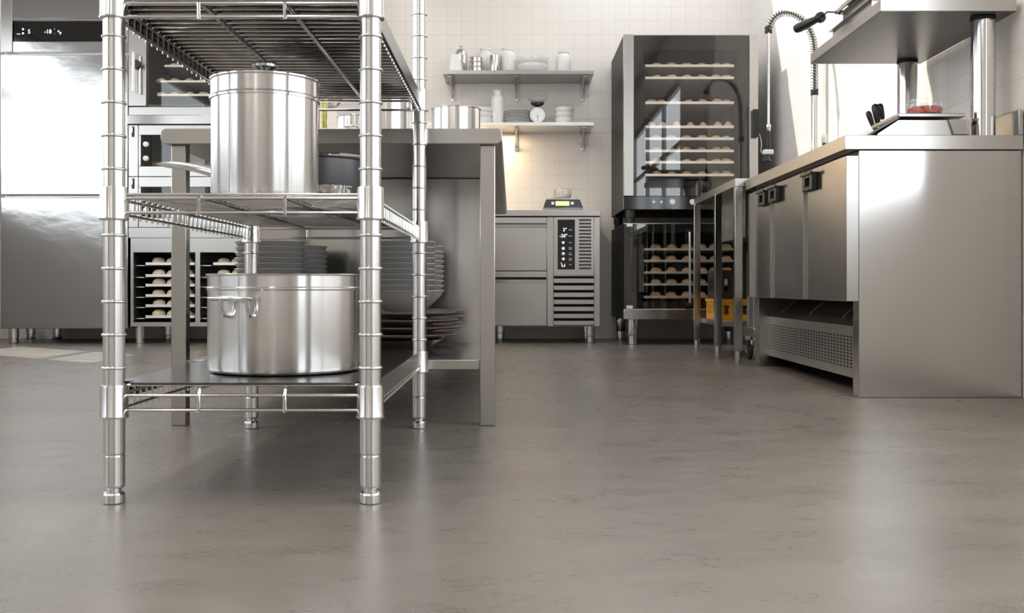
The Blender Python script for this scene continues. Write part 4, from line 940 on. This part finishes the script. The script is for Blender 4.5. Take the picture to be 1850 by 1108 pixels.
h0 = Vector((PX(1494.5,3.82),3.82,PZ(21.5,3.82))); h1 = Vector((PX(1485,3.85),3.85,PZ(30,3.85)))
build(MB().tube([Vector((1.215,3.776,zg+.007)), Vector((PX(1509,3.79),3.79,PZ(22,3.79))), h0, h1], .0035, 8), 'handle_rod', 'dark_steel', gr, smooth=60)
h2 = Vector((PX(1437,3.97),3.97,PZ(53,3.97))); dv = h2-h1
hp = [h1 - dv*.02, h1 + dv*.03, h1 + dv*.10, h1 + dv*.18, h1 + dv*.3, h1 + dv*.55, h1 + dv*.85, h1 + dv*.97, h2]
build(MB().tube(hp, [.018,.021,.021,.0135,.0145,.0175,.0185,.016,.008], 20), 'handle', 'black_plastic', gr, smooth=60)
# digital scale with mince
zs = ZC+.0006; QY = 3.345
qx = lambda p: PX(p, QY); qz = lambda p: PZ(p, QY)
sc_ = thing('counter_scale', 'wedge-shaped steel digital scale with sloped display, standing on the door counter', 'scale', (1.35, 3.42, zs))
zP = qz(214)
build(MB().prism([(qx(1586),zs+.004),(qx(1584),zs+.010),(qx(1623),zP-.004),(qx(1748),zP-.004),(qx(1752),zP-.010),(qx(1752),zs+.004)],'y',QY,QY+.24), 'body', 'brushed_steel', sc_, bevel=.002)
sd = build(MB().prism([(qx(1560.5),zs+.001),(qx(1566),zs+.0005),(qx(1625),zP+.001),(qx(1619.5),zP+.004)],'y',QY-.004,QY+.244), 'display_panel', 'black_gloss', sc_)
for px_, yq in ((1597,QY+.03),(1733,QY+.03),(1597,QY+.2),(1733,QY+.2)):
    build(MB().lathe([(0,0),(.014,0),(.014,.0036),(0,.0036)],(qx(px_),yq,zs),20), 'foot', 'white_plastic', sc_)
build(MB().box(qx(1622.5), qx(1743), QY-.006, QY+.25, qz(212), qz(204.8)), 'weighing_plate', 'brushed_steel', sc_, bevel=.003)
build(MB().prism([(qx(1712),zP-.0045),(qx(1741),zP-.0045),(qx(1749),zs+.006),(qx(1721),zs+.006)],'y',QY-.012,QY-.0005), 'support_arm', 'door_steel', sc_, bevel=.002)
contents_bowl('mince_bowl', 'round glass bowl of red minced meat on the weighing plate of the counter scale', (PX(1670,3.41),3.41,qz(204.8)+.0006), 32.5/F*3.41, PZ(178.5,3.38)-qz(204.8), 'meat', .5, 'minced_meat')
# knife block and knives behind the scale
kb = MB(); KYq = 3.72
kx = lambda p: PX(p, KYq); kz = lambda p: PZ(p, KYq)
kb.prism([(kx(1585),ZC+.0006),(kx(1640),ZC+.0006),(kx(1618),kz(222)),(kx(1577),kz(236))],'y',KYq-.03,KYq+.07)
single(kb, 'knife_block', 'black_plastic', 'dark knife block hidden behind the counter scale', 'knife block', bevel=.003)
for nm, dy, pa, qa, pb, qb, r in (('front',-.004,1577.5,232,1567.5,201,.0095),('middle',.016,1586,226,1580,188,.0125),('rear',.046,1594,218,1588,187.5,.0125)):
    yq = KYq+dy; A = Vector((PX(pa,yq),yq,PZ(qa,yq)+.006)); B = Vector((PX(pb,yq),yq,PZ(qb,yq))); d_ = B-A
    o = thing('kitchen_knife', 'kitchen knife with black handle up, %s of three in the block behind the counter scale' % nm, 'knife', tuple(A), 'knives in the block')
    build(MB().tube([A+d_*.0, A+d_*.15, A+d_*.5, A+d_*.8, A+d_*.95, B], [r*.7,r*.85,r,r*1.05,r*.85,r*.35], 16), 'handle', 'black_plastic', o, smooth=60)
    build(MB().tube([A-d_*.06, A+d_*.02], [r*.6,r*.72], 12), 'bolster', 'chrome', o)

# ================================================================== LIGHTS
def ceiling_lamp(label, x, y0, y1, w=.12):
    o = thing('ceiling_lamp', label, 'lamp', (x,(y0+y1)/2,CEIL-.07))
    build(MB().box(x-w/2-.015,x+w/2+.015,y0-.015,y1+.015,CEIL-.045,CEIL-.001), 'housing', 'white_plastic', o)
    build(MB().box(x-w/2,x+w/2,y0,y1,CEIL-.06,CEIL-.0455), 'diffuser', 'lamp_glow', o)
ceiling_lamp('long warm ceiling lamp above the wire shelving', -.9, -3.2, 5.6); ceiling_lamp('long warm ceiling lamp over the fridge side', -2.4, -3.2, 5.6)
def area(name, loc, rot, sx, sy, power, col=(1,1,1)):
    l = bpy.data.lights.new(name, 'AREA'); l.shape = 'RECTANGLE'; l.size = sx; l.size_y = sy; l.energy = power; l.color = col
    o = bpy.data.objects.new(name, l); COL.objects.link(o); o.location = loc; o.rotation_euler = rot; return o
SKYC = (.93,.97,1)
def rad(L, a, b_): return L*PI*a*b_
for (ya, yb, za, zb), L in zip(WL, (LW,LW,LW)):
    area('window_daylight', (XL-.085,(ya+yb)/2,(za+zb)/2), (0,-PI/2,0), zb-za, yb-ya, rad(L,zb-za,yb-ya), SKYC)
for (ya, yb, za, zb) in WR:
    area('window_daylight', (XR+.085,(ya+yb)/2,(za+zb)/2), (0,PI/2,0), zb-za, yb-ya, rad(LR,zb-za,yb-ya), SKYC)
area('skylight_daylight', ((a0+a1)/2,(b0+b1)/2,CEIL+.095), (0,0,0), a1-a0, b1-b0, rad(LS,a1-a0,b1-b0), SKYC)
area('shelf_strip_light', (PX(842,7.03),6.965,ZL-.036), (0,0,0), PX(915,7.03)-PX(740,7.03), .025, 5.0, (1,.74,.42))
s_ = bpy.data.lights.new('sun','SUN'); s_.energy = SUNE; s_.angle = math.radians(.9); s_.color = (1,.96,.90)
so = bpy.data.objects.new('sun', s_); COL.objects.link(so)
el = math.radians(52); dv = Vector((.8*math.cos(el), -.6*math.cos(el), -math.sin(el))); so.rotation_euler = dv.to_track_quat('-Z','Y').to_euler(); so.location = (-6,10,8)
w = bpy.data.worlds.new('World'); SC.world = w; w.use_nodes = True
bg = w.node_tree.nodes['Background']; bg.inputs['Color'].default_value = (.85,.93,1,1); bg.inputs['Strength'].default_value = 1.5
cam = bpy.data.cameras.new('Camera'); cam.sensor_width = 36; cam.lens = 36; cam.shift_y = -36/1850; cam.clip_start = .02
co_ = bpy.data.objects.new('Camera', cam); COL.objects.link(co_); co_.location = (0,0,EYE); co_.rotation_euler = (PI/2,0,0); SC.camera = co_
SC.view_settings.view_transform = 'Standard'; SC.view_settings.look = 'None'; SC.view_settings.gamma = 1; SC.view_settings.use_curve_mapping = False
SC.view_settings.exposure = EXPO
try:
    SC.cycles.max_bounces = 10; SC.cycles.transparent_max_bounces = 16; SC.cycles.sample_clamp_indirect = 6; SC.cycles.caustics_reflective = True; SC.cycles.caustics_refractive = False
except Exception: pass
